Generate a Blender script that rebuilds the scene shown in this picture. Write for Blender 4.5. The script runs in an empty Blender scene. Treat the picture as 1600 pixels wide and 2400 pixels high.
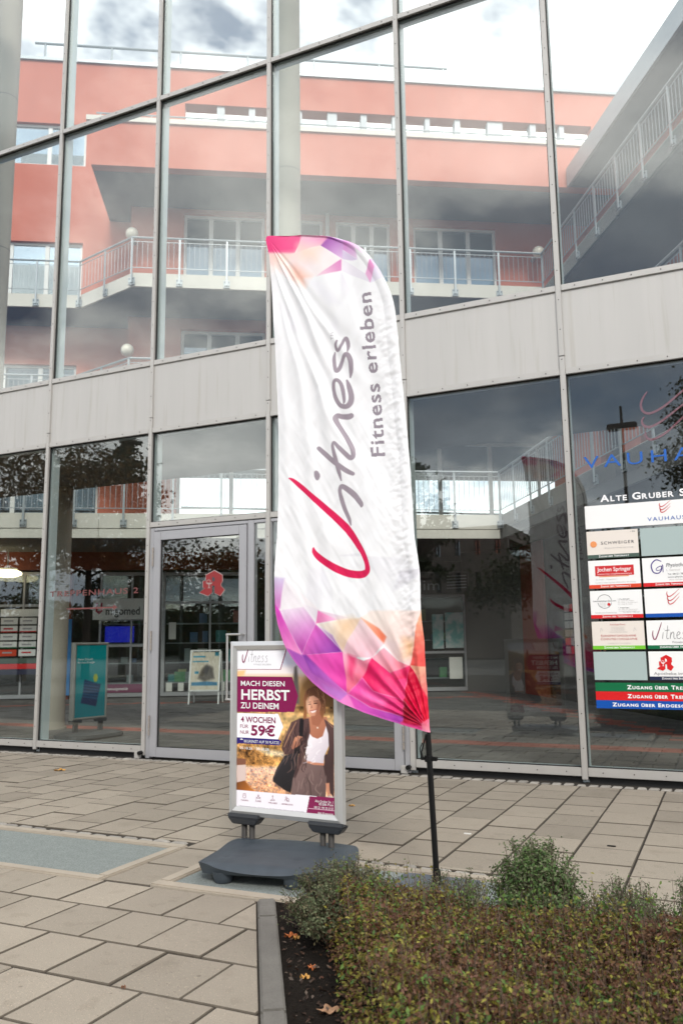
import bpy, bmesh, math, random
import numpy as np
from mathutils import Matrix, Vector

rng = np.random.default_rng(7)
random.seed(7)
SC = bpy.context.scene
COL = SC.collection

# ------------------------------------------------------------------ camera
# calibrated: facade runs along x at y = FY, camera 1.25 m above the paving
FPX, PITCH, ROLL, YAW, FY, EYE = 1948.87, 0.1561, -0.0122, 0.4314, 7.811, 1.25
_cy, _sy, _cp, _sp = math.cos(YAW), math.sin(YAW), math.cos(PITCH), math.sin(PITCH)
_F = np.array([-_sy*_cp, _cy*_cp, _sp]); _R0 = np.array([_cy, _sy, 0.0]); _U0 = np.cross(_R0, _F)
_R = math.cos(ROLL)*_R0 + math.sin(ROLL)*_U0; _U = -math.sin(ROLL)*_R0 + math.cos(ROLL)*_U0
cam_d = bpy.data.cameras.new('camera'); cam = bpy.data.objects.new('camera', cam_d); COL.objects.link(cam)
cam_d.sensor_fit = 'VERTICAL'; cam_d.sensor_height = 36.0; cam_d.sensor_width = 24.0
cam_d.lens = FPX/2400*36.0
cam_d.clip_start = 0.05; cam_d.clip_end = 2000
cam.matrix_world = Matrix(((_R[0], _U[0], -_F[0], 0), (_R[1], _U[1], -_F[1], 0), (_R[2], _U[2], -_F[2], EYE), (0, 0, 0, 1)))
cam_d.dof.use_dof = True; cam_d.dof.focus_distance = 4.9; cam_d.dof.aperture_fstop = 4.0
SC.camera = cam

# ------------------------------------------------------------------ sky, sun, exposure
SUN_EL, SUN_AZ = math.radians(40), math.radians(148)     # azimuth of the sun, clockwise from +y
W = bpy.data.worlds.new('World'); SC.world = W; W.use_nodes = True
nt = W.node_tree; nt.nodes.clear()
def wn(t, **k):
    n = nt.nodes.new(t)
    for a, b in k.items(): setattr(n, a, b)
    return n
sky = wn('ShaderNodeTexSky', sky_type='NISHITA', sun_disc=False, sun_elevation=SUN_EL, sun_rotation=SUN_AZ)
tc = wn('ShaderNodeTexCoord'); sep = wn('ShaderNodeSeparateXYZ'); nt.links.new(tc.outputs['Generated'], sep.inputs[0])
def wm(op, a, b=None):
    n = wn('ShaderNodeMath', operation=op)
    for i, v in enumerate((a, b)):
        if v is None: continue
        if isinstance(v, (int, float)): n.inputs[i].default_value = v
        else: nt.links.new(v, n.inputs[i])
    return n.outputs[0]
zz = wm('ADD', wm('MAXIMUM', sep.outputs[2], 0.0), 0.27)
cx = wm('DIVIDE', sep.outputs[0], zz); cyy = wm('DIVIDE', sep.outputs[1], zz)
comb = wn('ShaderNodeCombineXYZ'); nt.links.new(cx, comb.inputs[0]); nt.links.new(cyy, comb.inputs[1]); comb.inputs[2].default_value = 3.7
def wnoise(scale, detail, off, rough=.55, dist=0.3):
    mp = wn('ShaderNodeMapping'); mp.inputs['Location'].default_value = off; mp.inputs['Rotation'].default_value = (0, 0, math.radians(60)); nt.links.new(comb.outputs[0], mp.inputs[0])
    n = wn('ShaderNodeTexNoise'); n.inputs['Scale'].default_value = scale; n.inputs['Detail'].default_value = detail
    n.inputs['Roughness'].default_value = rough; n.inputs['Distortion'].default_value = dist
    nt.links.new(mp.outputs[0], n.inputs['Vector']); return n.outputs['Fac']
def wramp(fac, stops):
    r = wn('ShaderNodeValToRGB'); nt.links.new(fac, r.inputs[0]); e = r.color_ramp.elements
    while len(e) < len(stops): e.new(.5)
    for i, (p, c) in enumerate(stops): e[i].position = p; e[i].color = (*c, 1)
    return r.outputs[0]
tone = wramp(wnoise(1.15, 7, (7.3, 1.1, 2), .55, .15), [(.32, (.094, .107, .130)), (.46, (.162, .178, .202)), (.525, (.37, .372, .372)), (.68, (.72, .70, .67))])
cov = wramp(wnoise(1.0, 7, (9.1, 1.7, 5), .55, .1), [(.37, (0, 0, 0)), (.45, (1, 1, 1))])
scl = wn('ShaderNodeMixRGB', blend_type='MULTIPLY'); scl.inputs[0].default_value = 1
nt.links.new(tone, scl.inputs[1]); scl.inputs[2].default_value = (53, 53, 53, 1)
mixc = wn('ShaderNodeMixRGB'); nt.links.new(cov, mixc.inputs[0]); nt.links.new(sky.outputs[0], mixc.inputs[1]); nt.links.new(scl.outputs[0], mixc.inputs[2])
bg = wn('ShaderNodeBackground'); bg.inputs[1].default_value = 0.1; nt.links.new(mixc.outputs[0], bg.inputs[0])
wo = wn('ShaderNodeOutputWorld'); nt.links.new(bg.outputs[0], wo.inputs[0])
sl = bpy.data.lights.new('sun', 'SUN'); sl.energy = 2.3; sl.angle = math.radians(15); sl.color = (1, .95, .88)
so = bpy.data.objects.new('sun', sl); COL.objects.link(so)
_sd = Vector((math.sin(SUN_AZ)*math.cos(SUN_EL), math.cos(SUN_AZ)*math.cos(SUN_EL), math.sin(SUN_EL)))
so.rotation_euler = (-_sd).to_track_quat('-Z', 'Y').to_euler(); so.location = _sd*60
SC.view_settings.view_transform = 'Standard'; SC.view_settings.look = 'None'
SC.view_settings.exposure = 0.2; SC.view_settings.gamma = 1.0
SC.cycles.use_denoising = True
SC.cycles.max_bounces = 8; SC.cycles.transparent_max_bounces = 24; SC.cycles.glossy_bounces = 4
SC.cycles.caustics_reflective = False; SC.cycles.caustics_refractive = False; SC.cycles.sample_clamp_indirect = 6

# ------------------------------------------------------------------ measuring helpers (photo pixel -> place)
def ray(px): return (px[0]-800)/FPX*_R - (px[1]-1200)/FPX*_U + _F
EYEP = np.array([0, 0, EYE])
def on_y(px, Y): d = ray(px); return EYEP + d*(Y/d[1])
def on_z(px, z=0.0): d = ray(px); return EYEP + d*((z-EYE)/d[2])
A31 = math.radians(31)
E1 = np.array([math.cos(A31), math.sin(A31), 0]); E2 = np.array([-math.sin(A31), math.cos(A31), 0])
def uv(u, v, z): return u*E1 + v*E2 + np.array([0, 0, z])
def on_v(px, v): d = ray(px); P = EYEP + d*(v/(d@E2)); return P@E1, P@E2, P[2]
def on_u(px, u): d = ray(px); P = EYEP + d*(u/(d@E1)); return P@E1, P@E2, P[2]
def lin(c):
    c = np.asarray(c, float)/255.0
    return np.where(c <= .04045, c/12.92, ((c+.055)/1.055)**2.4)

# ------------------------------------------------------------------ materials
MATS = {}
def mat(name, col, rough=.6, metal=0.0, spec=.5, var=0.0, nscale=8.0, bump=0.0, bscale=60.0, rand=0.0, island=False, emit=None, streak=None, col2=None):
    if name in MATS: return MATS[name]
    m = bpy.data.materials.new(name); m.use_nodes = True; t = m.node_tree; b = t.nodes['Principled BSDF']
    b.inputs['Base Color'].default_value = (*col, 1); b.inputs['Roughness'].default_value = rough
    b.inputs['Metallic'].default_value = metal; b.inputs['Specular IOR Level'].default_value = spec
    cur = None
    def val(out):
        nonlocal cur
        mx = t.nodes.new('ShaderNodeMixRGB'); mx.blend_type = 'MULTIPLY'; mx.inputs[0].default_value = 1
        if cur is None: mx.inputs[1].default_value = (*col, 1)
        else: t.links.new(cur, mx.inputs[1])
        t.links.new(out, mx.inputs[2]); cur = mx.outputs[0]
    def rng_(out, lo, hi):
        n = t.nodes.new('ShaderNodeMapRange'); n.inputs[3].default_value = lo; n.inputs[4].default_value = hi
        t.links.new(out, n.inputs[0]); return n.outputs[0]
    geo = t.nodes.new('ShaderNodeNewGeometry')
    if col2 is not None:
        n = t.nodes.new('ShaderNodeTexNoise'); n.inputs['Scale'].default_value = nscale; n.inputs['Detail'].default_value = 4
        t.links.new(geo.outputs['Position'], n.inputs['Vector'])
        mx = t.nodes.new('ShaderNodeMixRGB'); mx.inputs[1].default_value = (*col, 1); mx.inputs[2].default_value = (*col2, 1)
        r = t.nodes.new('ShaderNodeMapRange'); r.inputs[1].default_value = .4; r.inputs[2].default_value = .6; t.links.new(n.outputs[0], r.inputs[0])
        t.links.new(r.outputs[0], mx.inputs[0]); cur = mx.outputs[0]
    if var:
        n = t.nodes.new('ShaderNodeTexNoise'); n.inputs['Scale'].default_value = nscale; n.inputs['Detail'].default_value = 5
        t.links.new(geo.outputs['Position'], n.inputs['Vector']); val(rng_(n.outputs[0], 1-var, 1+var))
    if streak:
        mp = t.nodes.new('ShaderNodeMapping'); mp.inputs['Scale'].default_value = streak[1]
        t.links.new(geo.outputs['Position'], mp.inputs[0])
        n = t.nodes.new('ShaderNodeTexNoise'); n.inputs['Scale'].default_value = 1; n.inputs['Detail'].default_value = 4
        t.links.new(mp.outputs[0], n.inputs['Vector']); val(rng_(n.outputs[0], 1-streak[0], 1+streak[0]))
    if rand:
        if island: o = geo.outputs['Random Per Island']
        else: o = t.nodes.new('ShaderNodeObjectInfo').outputs['Random']
        val(rng_(o, 1-rand, 1+rand))
    if bump:
        n = t.nodes.new('ShaderNodeTexNoise'); n.inputs['Scale'].default_value = bscale; n.inputs['Detail'].default_value = 4
        t.links.new(geo.outputs['Position'], n.inputs['Vector'])
        bp = t.nodes.new('ShaderNodeBump'); bp.inputs['Strength'].default_value = bump; bp.inputs['Distance'].default_value = .01
        t.links.new(n.outputs[0], bp.inputs['Height']); t.links.new(bp.outputs[0], b.inputs['Normal'])
    if cur is not None: t.links.new(cur, b.inputs['Base Color'])
    if emit:
        b.inputs['Emission Color'].default_value = (*emit[0], 1); b.inputs['Emission Strength'].default_value = emit[1]
    MATS[name] = m; return m

def paving_mat(name, col, rand, island):
    """concrete slab: fine aggregate speckle, blotchy wear, tone changing slab by slab"""
    m = mat(name, col, rough=.88, spec=.25, var=.10, nscale=2.2, rand=rand, island=island, bump=.5, bscale=220)
    t = m.node_tree; b = t.nodes['Principled BSDF']; src = b.inputs['Base Color'].links[0].from_socket
    geo = t.nodes.new('ShaderNodeNewGeometry')
    for sc, th, c in ((170, .63, (1.55, 1.5, 1.42)), (130, .66, (.55, .52, .5)), (9, .60, (.92, .915, .91))):
        n = t.nodes.new('ShaderNodeTexNoise'); n.inputs['Scale'].default_value = sc; n.inputs['Detail'].default_value = 2
        t.links.new(geo.outputs['Position'], n.inputs['Vector'])
        r = t.nodes.new('ShaderNodeMapRange'); r.inputs[1].default_value = th; r.inputs[2].default_value = th+.06
        t.links.new(n.outputs[0], r.inputs[0])
        mx = t.nodes.new('ShaderNodeMixRGB'); mx.blend_type = 'MULTIPLY'; mx.inputs[2].default_value = (*c, 1)
        t.links.new(r.outputs[0], mx.inputs[0]); t.links.new(src, mx.inputs[1]); src = mx.outputs[0]
    for sc, r0, r1, c in ((1.9, .030, .040, (.55, .54, .53)), (4.3, .030, .045, (.72, .70, .68)), (2.7, .05, .30, (.90, .89, .88))):   # trodden gum, drips, old damp marks
        v = t.nodes.new('ShaderNodeTexVoronoi'); v.inputs['Scale'].default_value = sc; t.links.new(geo.outputs['Position'], v.inputs['Vector'])
        r = t.nodes.new('ShaderNodeMapRange'); r.inputs[1].default_value = r0; r.inputs[2].default_value = r1; r.inputs[3].default_value = 1; r.inputs[4].default_value = 0
        t.links.new(v.outputs['Distance'], r.inputs[0]); mx = t.nodes.new('ShaderNodeMixRGB'); mx.blend_type = 'MULTIPLY'; mx.inputs[2].default_value = (*c, 1)
        t.links.new(r.outputs[0], mx.inputs[0]); t.links.new(src, mx.inputs[1]); src = mx.outputs[0]
    t.links.new(src, b.inputs['Base Color'])
    return m

def glass_mat(name, f0, tint, wav=.0):
    m = bpy.data.materials.new(name); m.use_nodes = True; t = m.node_tree; t.nodes.clear()
    o = t.nodes.new('ShaderNodeOutputMaterial'); mix = t.nodes.new('ShaderNodeMixShader')
    tr = t.nodes.new('ShaderNodeBsdfTransparent'); tr.inputs[0].default_value = (*tint, 1)
    gl = t.nodes.new('ShaderNodeBsdfGlossy'); gl.inputs['Roughness'].default_value = .0; gl.inputs[0].default_value = (.97, 1, 1, 1)
    lw = t.nodes.new('ShaderNodeLayerWeight'); lw.inputs[0].default_value = .5
    p = t.nodes.new('ShaderNodeMath'); p.operation = 'POWER'; p.inputs[1].default_value = 5; t.links.new(lw.outputs['Facing'], p.inputs[0])
    r = t.nodes.new('ShaderNodeMapRange'); r.inputs[3].default_value = f0; r.inputs[4].default_value = 1; t.links.new(p.outputs[0], r.inputs[0])
    t.links.new(r.outputs[0], mix.inputs[0]); t.links.new(tr.outputs[0], mix.inputs[1]); t.links.new(gl.outputs[0], mix.inputs[2])
    if wav:
        geo = t.nodes.new('ShaderNodeNewGeometry'); n = t.nodes.new('ShaderNodeTexNoise'); n.inputs['Scale'].default_value = 1.3; n.inputs['Detail'].default_value = 1
        t.links.new(geo.outputs['Position'], n.inputs['Vector'])
        bp = t.nodes.new('ShaderNodeBump'); bp.inputs['Strength'].default_value = wav; bp.inputs['Distance'].default_value = .1
        t.links.new(n.outputs[0], bp.inputs['Height']); t.links.new(bp.outputs[0], gl.inputs['Normal'])
    t.links.new(mix.outputs[0], o.inputs[0]); MATS[name] = m; return m

def print_mat(name, rough=.35, transl=0.0, spec=.4, gain=1.0):
    """colour from the mesh's print attribute (flat print on film or cloth)"""
    m = bpy.data.materials.new(name); m.use_nodes = True; t = m.node_tree; b = t.nodes['Principled BSDF']
    a = t.nodes.new('ShaderNodeAttribute'); a.attribute_name = 'print'
    t.links.new(a.outputs['Color'], b.inputs['Base Color']); b.inputs['Roughness'].default_value = rough; b.inputs['Specular IOR Level'].default_value = spec
    if transl:
        tl = t.nodes.new('ShaderNodeBsdfTranslucent'); t.links.new(a.outputs['Color'], tl.inputs[0])
        mx = t.nodes.new('ShaderNodeMixShader'); mx.inputs[0].default_value = transl
        t.links.new(b.outputs[0], mx.inputs[1]); t.links.new(tl.outputs[0], mx.inputs[2])
        t.links.new(mx.outputs[0], t.nodes['Material Output'].inputs[0])
    MATS[name] = m; return m

ALU = mat('weathered_aluminium', (.43, .415, .39), .42, .3, var=.05, nscale=3, streak=(.06, (9, 9, .7)))
ALU2 = mat('grey_door_aluminium', (.36, .36, .375), .4, .3, var=.05, nscale=4)
PANEL = mat('cream_grey_panel', (.445, .434, .414), .5, .15, streak=(.075, (7, 7, .35)), var=.03, nscale=1)
_t = PANEL.node_tree; _b = _t.nodes['Principled BSDF']; _g = _t.nodes.new('ShaderNodeNewGeometry'); _m = _t.nodes.new('ShaderNodeMapping'); _m.inputs['Scale'].default_value = (16, 16, .9); _t.links.new(_g.outputs['Position'], _m.inputs[0])
_n = _t.nodes.new('ShaderNodeTexNoise'); _n.inputs['Scale'].default_value = 1; _n.inputs['Detail'].default_value = 3; _t.links.new(_m.outputs[0], _n.inputs['Vector'])
_r = _t.nodes.new('ShaderNodeMapRange'); _r.inputs[1].default_value = .58; _r.inputs[2].default_value = .72; _r.inputs[3].default_value = 0; _r.inputs[4].default_value = .8; _t.links.new(_n.outputs[0], _r.inputs[0])
_x = _t.nodes.new('ShaderNodeMixRGB'); _x.blend_type = 'MULTIPLY'; _x.inputs[2].default_value = (.88, .86, .82, 1); _t.links.new(_b.inputs['Base Color'].links[0].from_socket, _x.inputs[1]); _t.links.new(_r.outputs[0], _x.inputs[0]); _t.links.new(_x.outputs[0], _b.inputs['Base Color'])
GASKET = mat('black_rubber', (.012, .012, .012), .7)
SCREW = mat('dark_steel', (.06, .055, .05), .4, .6)
STEEL = mat('galvanised_steel', (.34, .37, .39), .42, .4, var=.06, nscale=9)
INOX = mat('brushed_steel', (.55, .54, .52), .3, .85)
FIN = mat('interior_steel_profile', (.52, .58, .60), .4, .1, streak=(.08, (20, 20, .6)))
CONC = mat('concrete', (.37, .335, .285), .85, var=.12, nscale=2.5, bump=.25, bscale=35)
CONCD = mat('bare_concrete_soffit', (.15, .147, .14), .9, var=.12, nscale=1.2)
FASCIA = mat('white_fascia', (.62, .59, .53), .7, var=.05, nscale=1.5, streak=(.06, (5, 5, .4)))
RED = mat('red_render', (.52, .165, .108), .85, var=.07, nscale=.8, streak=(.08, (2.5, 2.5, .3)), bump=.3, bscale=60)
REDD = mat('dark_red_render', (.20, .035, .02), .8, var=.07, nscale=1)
WHITEP = mat('white_frame_paint', (.72, .72, .70), .45)
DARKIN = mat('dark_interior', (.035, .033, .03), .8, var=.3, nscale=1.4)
BLACK = mat('black_plastic', (.006, .006, .006), .45, spec=.18)
BLACKS = mat('black_sign_face', (.02, .02, .02), .3)
SOIL = mat('dark_soil', (.011, .0085, .0065), .95, spec=.1, var=.6, nscale=40, bump=1.0, bscale=60)
GLASS = glass_mat('facade_glass', .075, (.93, .955, .94))
WGLASS = glass_mat('window_glass', .13, (.80, .88, .92), .0)

# ------------------------------------------------------------------ object helpers
ORG = {}
def setp(o, label=None, cat=None, group=None, kind=None):
    if label: o['label'] = label
    if cat: o['category'] = cat
    if group: o['group'] = group
    if kind: o['kind'] = kind
    return o
def thing(name, label, cat, loc, group=None):
    o = bpy.data.objects.new(name, None); COL.objects.link(o); o.location = tuple(loc); o.empty_display_size = .1
    ORG[o.name] = np.array(loc, float); return setp(o, label, cat, group)
def struct(name, loc=(0, 0, 0)):
    o = bpy.data.objects.new(name, None); COL.objects.link(o); o.location = tuple(loc); ORG[o.name] = np.array(loc, float)
    return setp(o, kind='structure')
def link(name, me, parent=None, at=(0, 0, 0)):
    o = bpy.data.objects.new(name, me); COL.objects.link(o)
    if parent: o.parent = parent
    o.location = tuple(at); return o

class MB:
    """collects shapes in place coordinates, links them as one mesh object"""
    def __init__(s): s.v = []; s.f = []
    def add(s, vs, fs):
        n = len(s.v); s.v += [tuple(map(float, p)) for p in vs]; s.f += [tuple(i+n for i in f) for f in fs]; return s
    def hexa(s, p):
        return s.add(p, [(0, 3, 2, 1), (4, 5, 6, 7), (0, 1, 5, 4), (1, 2, 6, 5), (2, 3, 7, 6), (3, 0, 4, 7)])
    def box(s, a, b):
        x0, y0, z0 = a; x1, y1, z1 = b
        return s.hexa([(x0, y0, z0), (x1, y0, z0), (x1, y1, z0), (x0, y1, z0), (x0, y0, z1), (x1, y0, z1), (x1, y1, z1), (x0, y1, z1)])
    def uvbox(s, u0, u1, v0, v1, z0, z1):
        return s.hexa([uv(u0, v0, z0), uv(u1, v0, z0), uv(u1, v1, z0), uv(u0, v1, z0), uv(u0, v0, z1), uv(u1, v0, z1), uv(u1, v1, z1), uv(u0, v1, z1)])
    def obox(s, O, X, Y, Z):   # corner + three edge vectors
        O, X, Y, Z = map(np.asarray, (O, X, Y, Z))
        return s.hexa([O, O+X, O+X+Y, O+Y, O+Z, O+X+Z, O+X+Y+Z, O+Y+Z])
    def prism(s, pts, off):    # planar polygon pts extruded by vector off
        pts = [np.asarray(p, float) for p in pts]; off = np.asarray(off, float); n = len(pts)
        vs = pts + [p+off for p in pts]
        return s.add(vs, [tuple(range(n))[::-1], tuple(range(n, 2*n))] + [(i, (i+1) % n, (i+1) % n+n, i+n) for i in range(n)])
    def tube(s, p0, p1, r0, r1=None, n=10, cap=True):
        p0 = np.asarray(p0, float); p1 = np.asarray(p1, float); r1 = r0 if r1 is None else r1
        d = (p1-p0)/np.linalg.norm(p1-p0); a = np.array([0, 0, 1.0]) if abs(d[2]) < .9 else np.array([1.0, 0, 0])
        x = np.cross(a, d); x /= np.linalg.norm(x); y = np.cross(d, x)
        vs = []
        for p, r in ((p0, r0), (p1, r1)):
            for i in range(n):
                t = 2*math.pi*i/n; vs.append(p + r*(math.cos(t)*x + math.sin(t)*y))
        fs = [(i, (i+1) % n, (i+1) % n+n, i+n) for i in range(n)]
        if cap: fs += [tuple(range(n))[::-1], tuple(range(n, 2*n))]
        return s.add(vs, fs)
    def path(s, pts, r, n=8):
        for a, b in zip(pts[:-1], pts[1:]): s.tube(a, b, r, n=n)
        return s
    def ball(s, c, r, n=14, m=9, sz=1.0):
        vs = []; fs = []
        for j in range(m+1):
            ph = math.pi*j/m
            for i in range(n):
                t = 2*math.pi*i/n; vs.append((c[0]+r*math.sin(ph)*math.cos(t), c[1]+r*math.sin(ph)*math.sin(t), c[2]+sz*r*math.cos(ph)))
        for j in range(m):
            for i in range(n): fs.append((j*n+i, (j+1)*n+i, (j+1)*n+(i+1) % n, j*n+(i+1) % n))
        return s.add(vs, fs)
    def build(s, name, m, parent=None, smooth=False, bevel=0.0, kind=None, label=None, root=None):
        o0 = np.zeros(3)
        if parent is not None: o0 = ORG[parent.name]
        me = bpy.data.meshes.new(name)
        me.from_pydata([tuple(np.asarray(p)-o0) for p in s.v], [], s.f); me.materials.append(m)
        bm = bmesh.new(); bm.from_mesh(me); bmesh.ops.recalc_face_normals(bm, faces=bm.faces)
        if bevel:
            bmesh.ops.bevel(bm, geom=[e for e in bm.edges if len(e.link_faces) == 2 and e.calc_face_angle(0) > .5], offset=bevel, segments=2, affect='EDGES', clamp_overlap=True)
        bm.to_mesh(me); bm.free()
        if smooth:
            me.polygons.foreach_set('use_smooth', [True]*len(me.polygons))
            try: me.set_sharp_from_angle(angle=math.radians(40))
            except Exception: pass
        o = link(name, me, parent); ORG[o.name] = o0
        if kind: o['kind'] = kind
        if label: o['label'] = label
        return o

# text -> triangles in its own plane, x to the right, y up, baseline at 0
_TT = {}
def text_tris(txt, bold=0.0, shear=0.0, spacing=1.0, res=3):
    k = (txt, bold, shear, spacing)
    if k not in _TT: _TT[k] = _text_tris(*k, res)
    return _TT[k]
def _text_tris(txt, bold=0.0, shear=0.0, spacing=1.0, res=3):
    cu = bpy.data.curves.new('lettering', 'FONT'); cu.body = txt; cu.size = 1; cu.offset = bold; cu.shear = shear
    cu.space_character = spacing; cu.resolution_u = res; cu.fill_mode = 'FRONT'
    ob = bpy.data.objects.new('lettering', cu); COL.objects.link(ob)
    dg = bpy.context.evaluated_depsgraph_get(); dg.update()
    me = bpy.data.meshes.new_from_object(ob.evaluated_get(dg)); me.calc_loop_triangles()
    v = np.array([p.co[:2] for p in me.vertices]).reshape(-1, 2)
    t = np.array([l.vertices[:] for l in me.loop_triangles]).reshape(-1, 3)
    bpy.data.objects.remove(ob); bpy.data.curves.remove(cu); bpy.data.meshes.remove(me)
    return v, t
def text_fit(txt, w, h=None, bold=0.0, shear=0.0, spacing=1.0, caps=None):
    """vertices scaled so the line is w wide and a capital is h high; caps = small-capital size ratio"""
    if caps:
        vs, ts, x, n = [], [], 0.0, 0
        for i, ch in enumerate(txt):
            if ch == ' ': x += .38; continue
            big = ch.isupper() or ch.isdigit(); k = 1.0 if big else caps
            v, t = text_tris(ch.upper(), bold, shear); adv = v[:, 0].max()-v[:, 0].min(); v = v.copy(); v[:, 0] -= v[:, 0].min()
            v *= k; v[:, 0] *= 1.12; v[:, 0] += x; x += adv*k*1.12 + .11*spacing
            vs.append(v); ts.append(t+n); n += len(v)
        v = np.concatenate(vs); t = np.concatenate(ts)
    else: v, t = text_tris(txt, bold, shear, spacing)
    v = v.copy(); x0, x1 = v[:, 0].min(), v[:, 0].max(); v[:, 0] = (v[:, 0]-x0)*w/(x1-x0)
    ch = .73; k = (w/(x1-x0)) if h is None else h/ch
    v[:, 1] *= k
    return v, t
def text_mb(mb, O, X, Y, txt, w, h=None, **k):
    """adds the lettering to mb at O with unit vectors X (reading direction) and Y (up)"""
    v, t = text_fit(txt, w, h, **k); O, X, Y = map(np.asarray, (O, X, Y))
    mb.add([O + p[0]*X + p[1]*Y for p in v], [tuple(f) for f in t]); return mb

def smooth_path(pts, n=10):
    P = np.array(pts, float); out = []
    for i in range(len(P)-1):
        p0 = P[max(i-1, 0)]; p1 = P[i]; p2 = P[i+1]; p3 = P[min(i+2, len(P)-1)]
        for t in np.linspace(0, 1, n, endpoint=False):
            out.append(.5*((2*p1)+(-p0+p2)*t+(2*p0-5*p1+4*p2-p3)*t*t+(-p0+3*p1-3*p2+p3)*t**3))
    out.append(P[-1]); return np.array(out)
def stroke_mb(mb, pts, fn):
    """brush stroke as a ribbon; pts rows (x, y, width), fn maps (x, y) to a place"""
    Q = smooth_path(pts, 8); d = np.gradient(Q[:, :2], axis=0); d /= np.maximum(np.linalg.norm(d, axis=1, keepdims=True), 1e-9)
    n = np.stack([-d[:, 1], d[:, 0]], 1); L = Q[:, :2]+n*Q[:, 2:3]/2; Rr = Q[:, :2]-n*Q[:, 2:3]/2
    vs = [fn(*p) for p in L]+[fn(*p) for p in Rr]; k = len(Q)
    mb.add(vs, [(i, i+1, i+1+k, i+k) for i in range(k-1)]); return mb

# ================================================================== GROUND
g = MB(); g.add([(-600, -600, -.06), (600, -600, -.06), (600, 600, -.06), (-600, 600, -.06)], [(0, 1, 2, 3)])
ground = g.build('ground', mat('asphalt_ground', (.10, .098, .093), .9, var=.2, nscale=.4)); setp(ground, kind='structure')

pavement = struct('pavement')
sb = MB(); sb.add([(-16, -14, -.007), (6, -14, -.007), (6, 8.0, -.007), (-16, 8.0, -.007)], [(0, 1, 2, 3)])
sb.build('joint_bed', mat('joint_soil', (.022, .017, .011), .95, var=.5, nscale=30), pavement)

def clip_poly(poly, n, c):          # keep the side where n.p <= c
    out = []
    for i in range(len(poly)):
        a, b = poly[i], poly[(i+1) % len(poly)]; da = n[0]*a[0]+n[1]*a[1]-c; db = n[0]*b[0]+n[1]*b[1]-c
        if da <= 0: out.append(a)
        if da*db < 0: t = da/(da-db); out.append((a[0]+t*(b[0]-a[0]), a[1]+t*(b[1]-a[1])))
    return out
def slab_geom(poly, z0=-.04, z1=0.0, bev=.0042):
    """slab with a worn arris: outer side, slightly inset top"""
    c = np.mean(poly, 0); vs = []; n = len(poly)
    ins = []
    for p in poly:
        d = c-np.array(p); L = np.linalg.norm(d); ins.append(tuple(np.array(p)+d/L*bev*1.4))
    vs = [(p[0], p[1], z0) for p in poly]+[(p[0], p[1], z1-bev) for p in poly]+[(p[0], p[1], z1) for p in ins]
    fs = [tuple(range(2*n, 3*n))]
    for i in range(n):
        j = (i+1) % n; fs += [(i, j, j+n, i+n), (i+n, j+n, j+2*n, i+2*n)]
    return vs, fs
KD = E2[:2]/np.linalg.norm(E2[:2]); KN = np.array([KD[1], -KD[0]])     # kerb runs along E2; KN points into the bed
KP = np.array([-2.205, 3.75])                                          # outer top corner of the kerb
JW = .009
cells = []
xs = [-.59, -.94, -1.28, -1.62, -1.95, -2.27, -2.58, -2.88, -3.19, -3.51, -3.83, -4.15, -4.48, -4.80]
while xs[-1] > -13.5: xs.append(xs[-1]-.325)
xs = [-.59+.35*k for k in range(8, 0, -1)] + xs
for i in range(len(xs)-1):
    x1, x0 = xs[i], xs[i+1]; y = 2.65 + (.0 if i % 2 else .19)
    while y < 7.66:
        a, b = y, y+.3755; y = b
        lo = 4.665
        if abs(x1+2.88) < .02: lo = 3.775                    # the strip of slabs between the two mats
        if x0 > -.96: lo = 3.80
        a2, b2 = max(a, lo), min(b, 7.655)
        if b2-a2 < .03: continue
        cells.append([(x0+JW/2, a2+JW/2), (x1-JW/2, a2+JW/2), (x1-JW/2, b2-JW/2), (x0+JW/2, b2-JW/2)])
ys = [3.765, 3.395, 3.025, 2.66]
while ys[-1] > .9: ys.append(ys[-1]-.365)
for r in range(len(ys)-1):
    y1, y0 = ys[r], ys[r+1]; x = -9.02 + (.16 if r % 2 == 0 else 0)
    while x < -.2:
        c = [(x+JW/2+.02*0, y0+JW/2), (x+.317-JW/2, y0+JW/2), (x+.317-JW/2, y1-JW/2), (x+JW/2, y1-JW/2)]; x += .317
        c = clip_poly(c, KN, float(KN@KP)-.007)
        if len(c) < 3: continue
        w = np.ptp(np.array(c)[:, 0]); ar = abs(sum(c[i][0]*c[(i+1) % len(c)][1]-c[(i+1) % len(c)][0]*c[i][1] for i in range(len(c))))/2
        if ar < .004: continue
        cells.append(c)
def px_of(P):
    v = np.asarray(P, float)-EYEP; z = v@_F; return 800+FPX*(v@_R)/z, 1200-FPX*(v@_U)/z, z
PAV = paving_mat('concrete_paving', (.285, .249, .200), .12, False); PAVI = paving_mat('concrete_paving_far', (.285, .249, .200), .12, True)
near = []; far = []
for c in cells:
    m = np.mean(c, 0); x, y, z = px_of((m[0], m[1], 0))
    (near if (z > 0 and -60 < x < 1660 and y < 2480) else far).append((z, c))
near.sort(key=lambda t: t[0]); far += near[300:]; near = near[:300]
cache = {}
GRIME = mat('joint_grime', (.085, .070, .052), .95, var=.4, nscale=40)
for k, (z, c) in enumerate(near):
    m = np.mean(c, 0); rel = [(p[0]-m[0], p[1]-m[1]) for p in c]
    key = tuple(np.round(np.array(rel).ravel(), 3))
    if key not in cache:
        vs, fs = slab_geom(rel); me = bpy.data.meshes.new('paver'); me.from_pydata(vs, [], fs); me.materials.append(PAV); me.materials.append(GRIME); cache[key] = me
        me.polygons.foreach_set('material_index', [0]+[1]*(len(fs)-1))
    o = link('paver', cache[key], pavement, (m[0], m[1], rng.normal(0, .0016)))
    o.rotation_euler = (rng.normal(0, .003), rng.normal(0, .003), rng.normal(0, .004))
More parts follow.
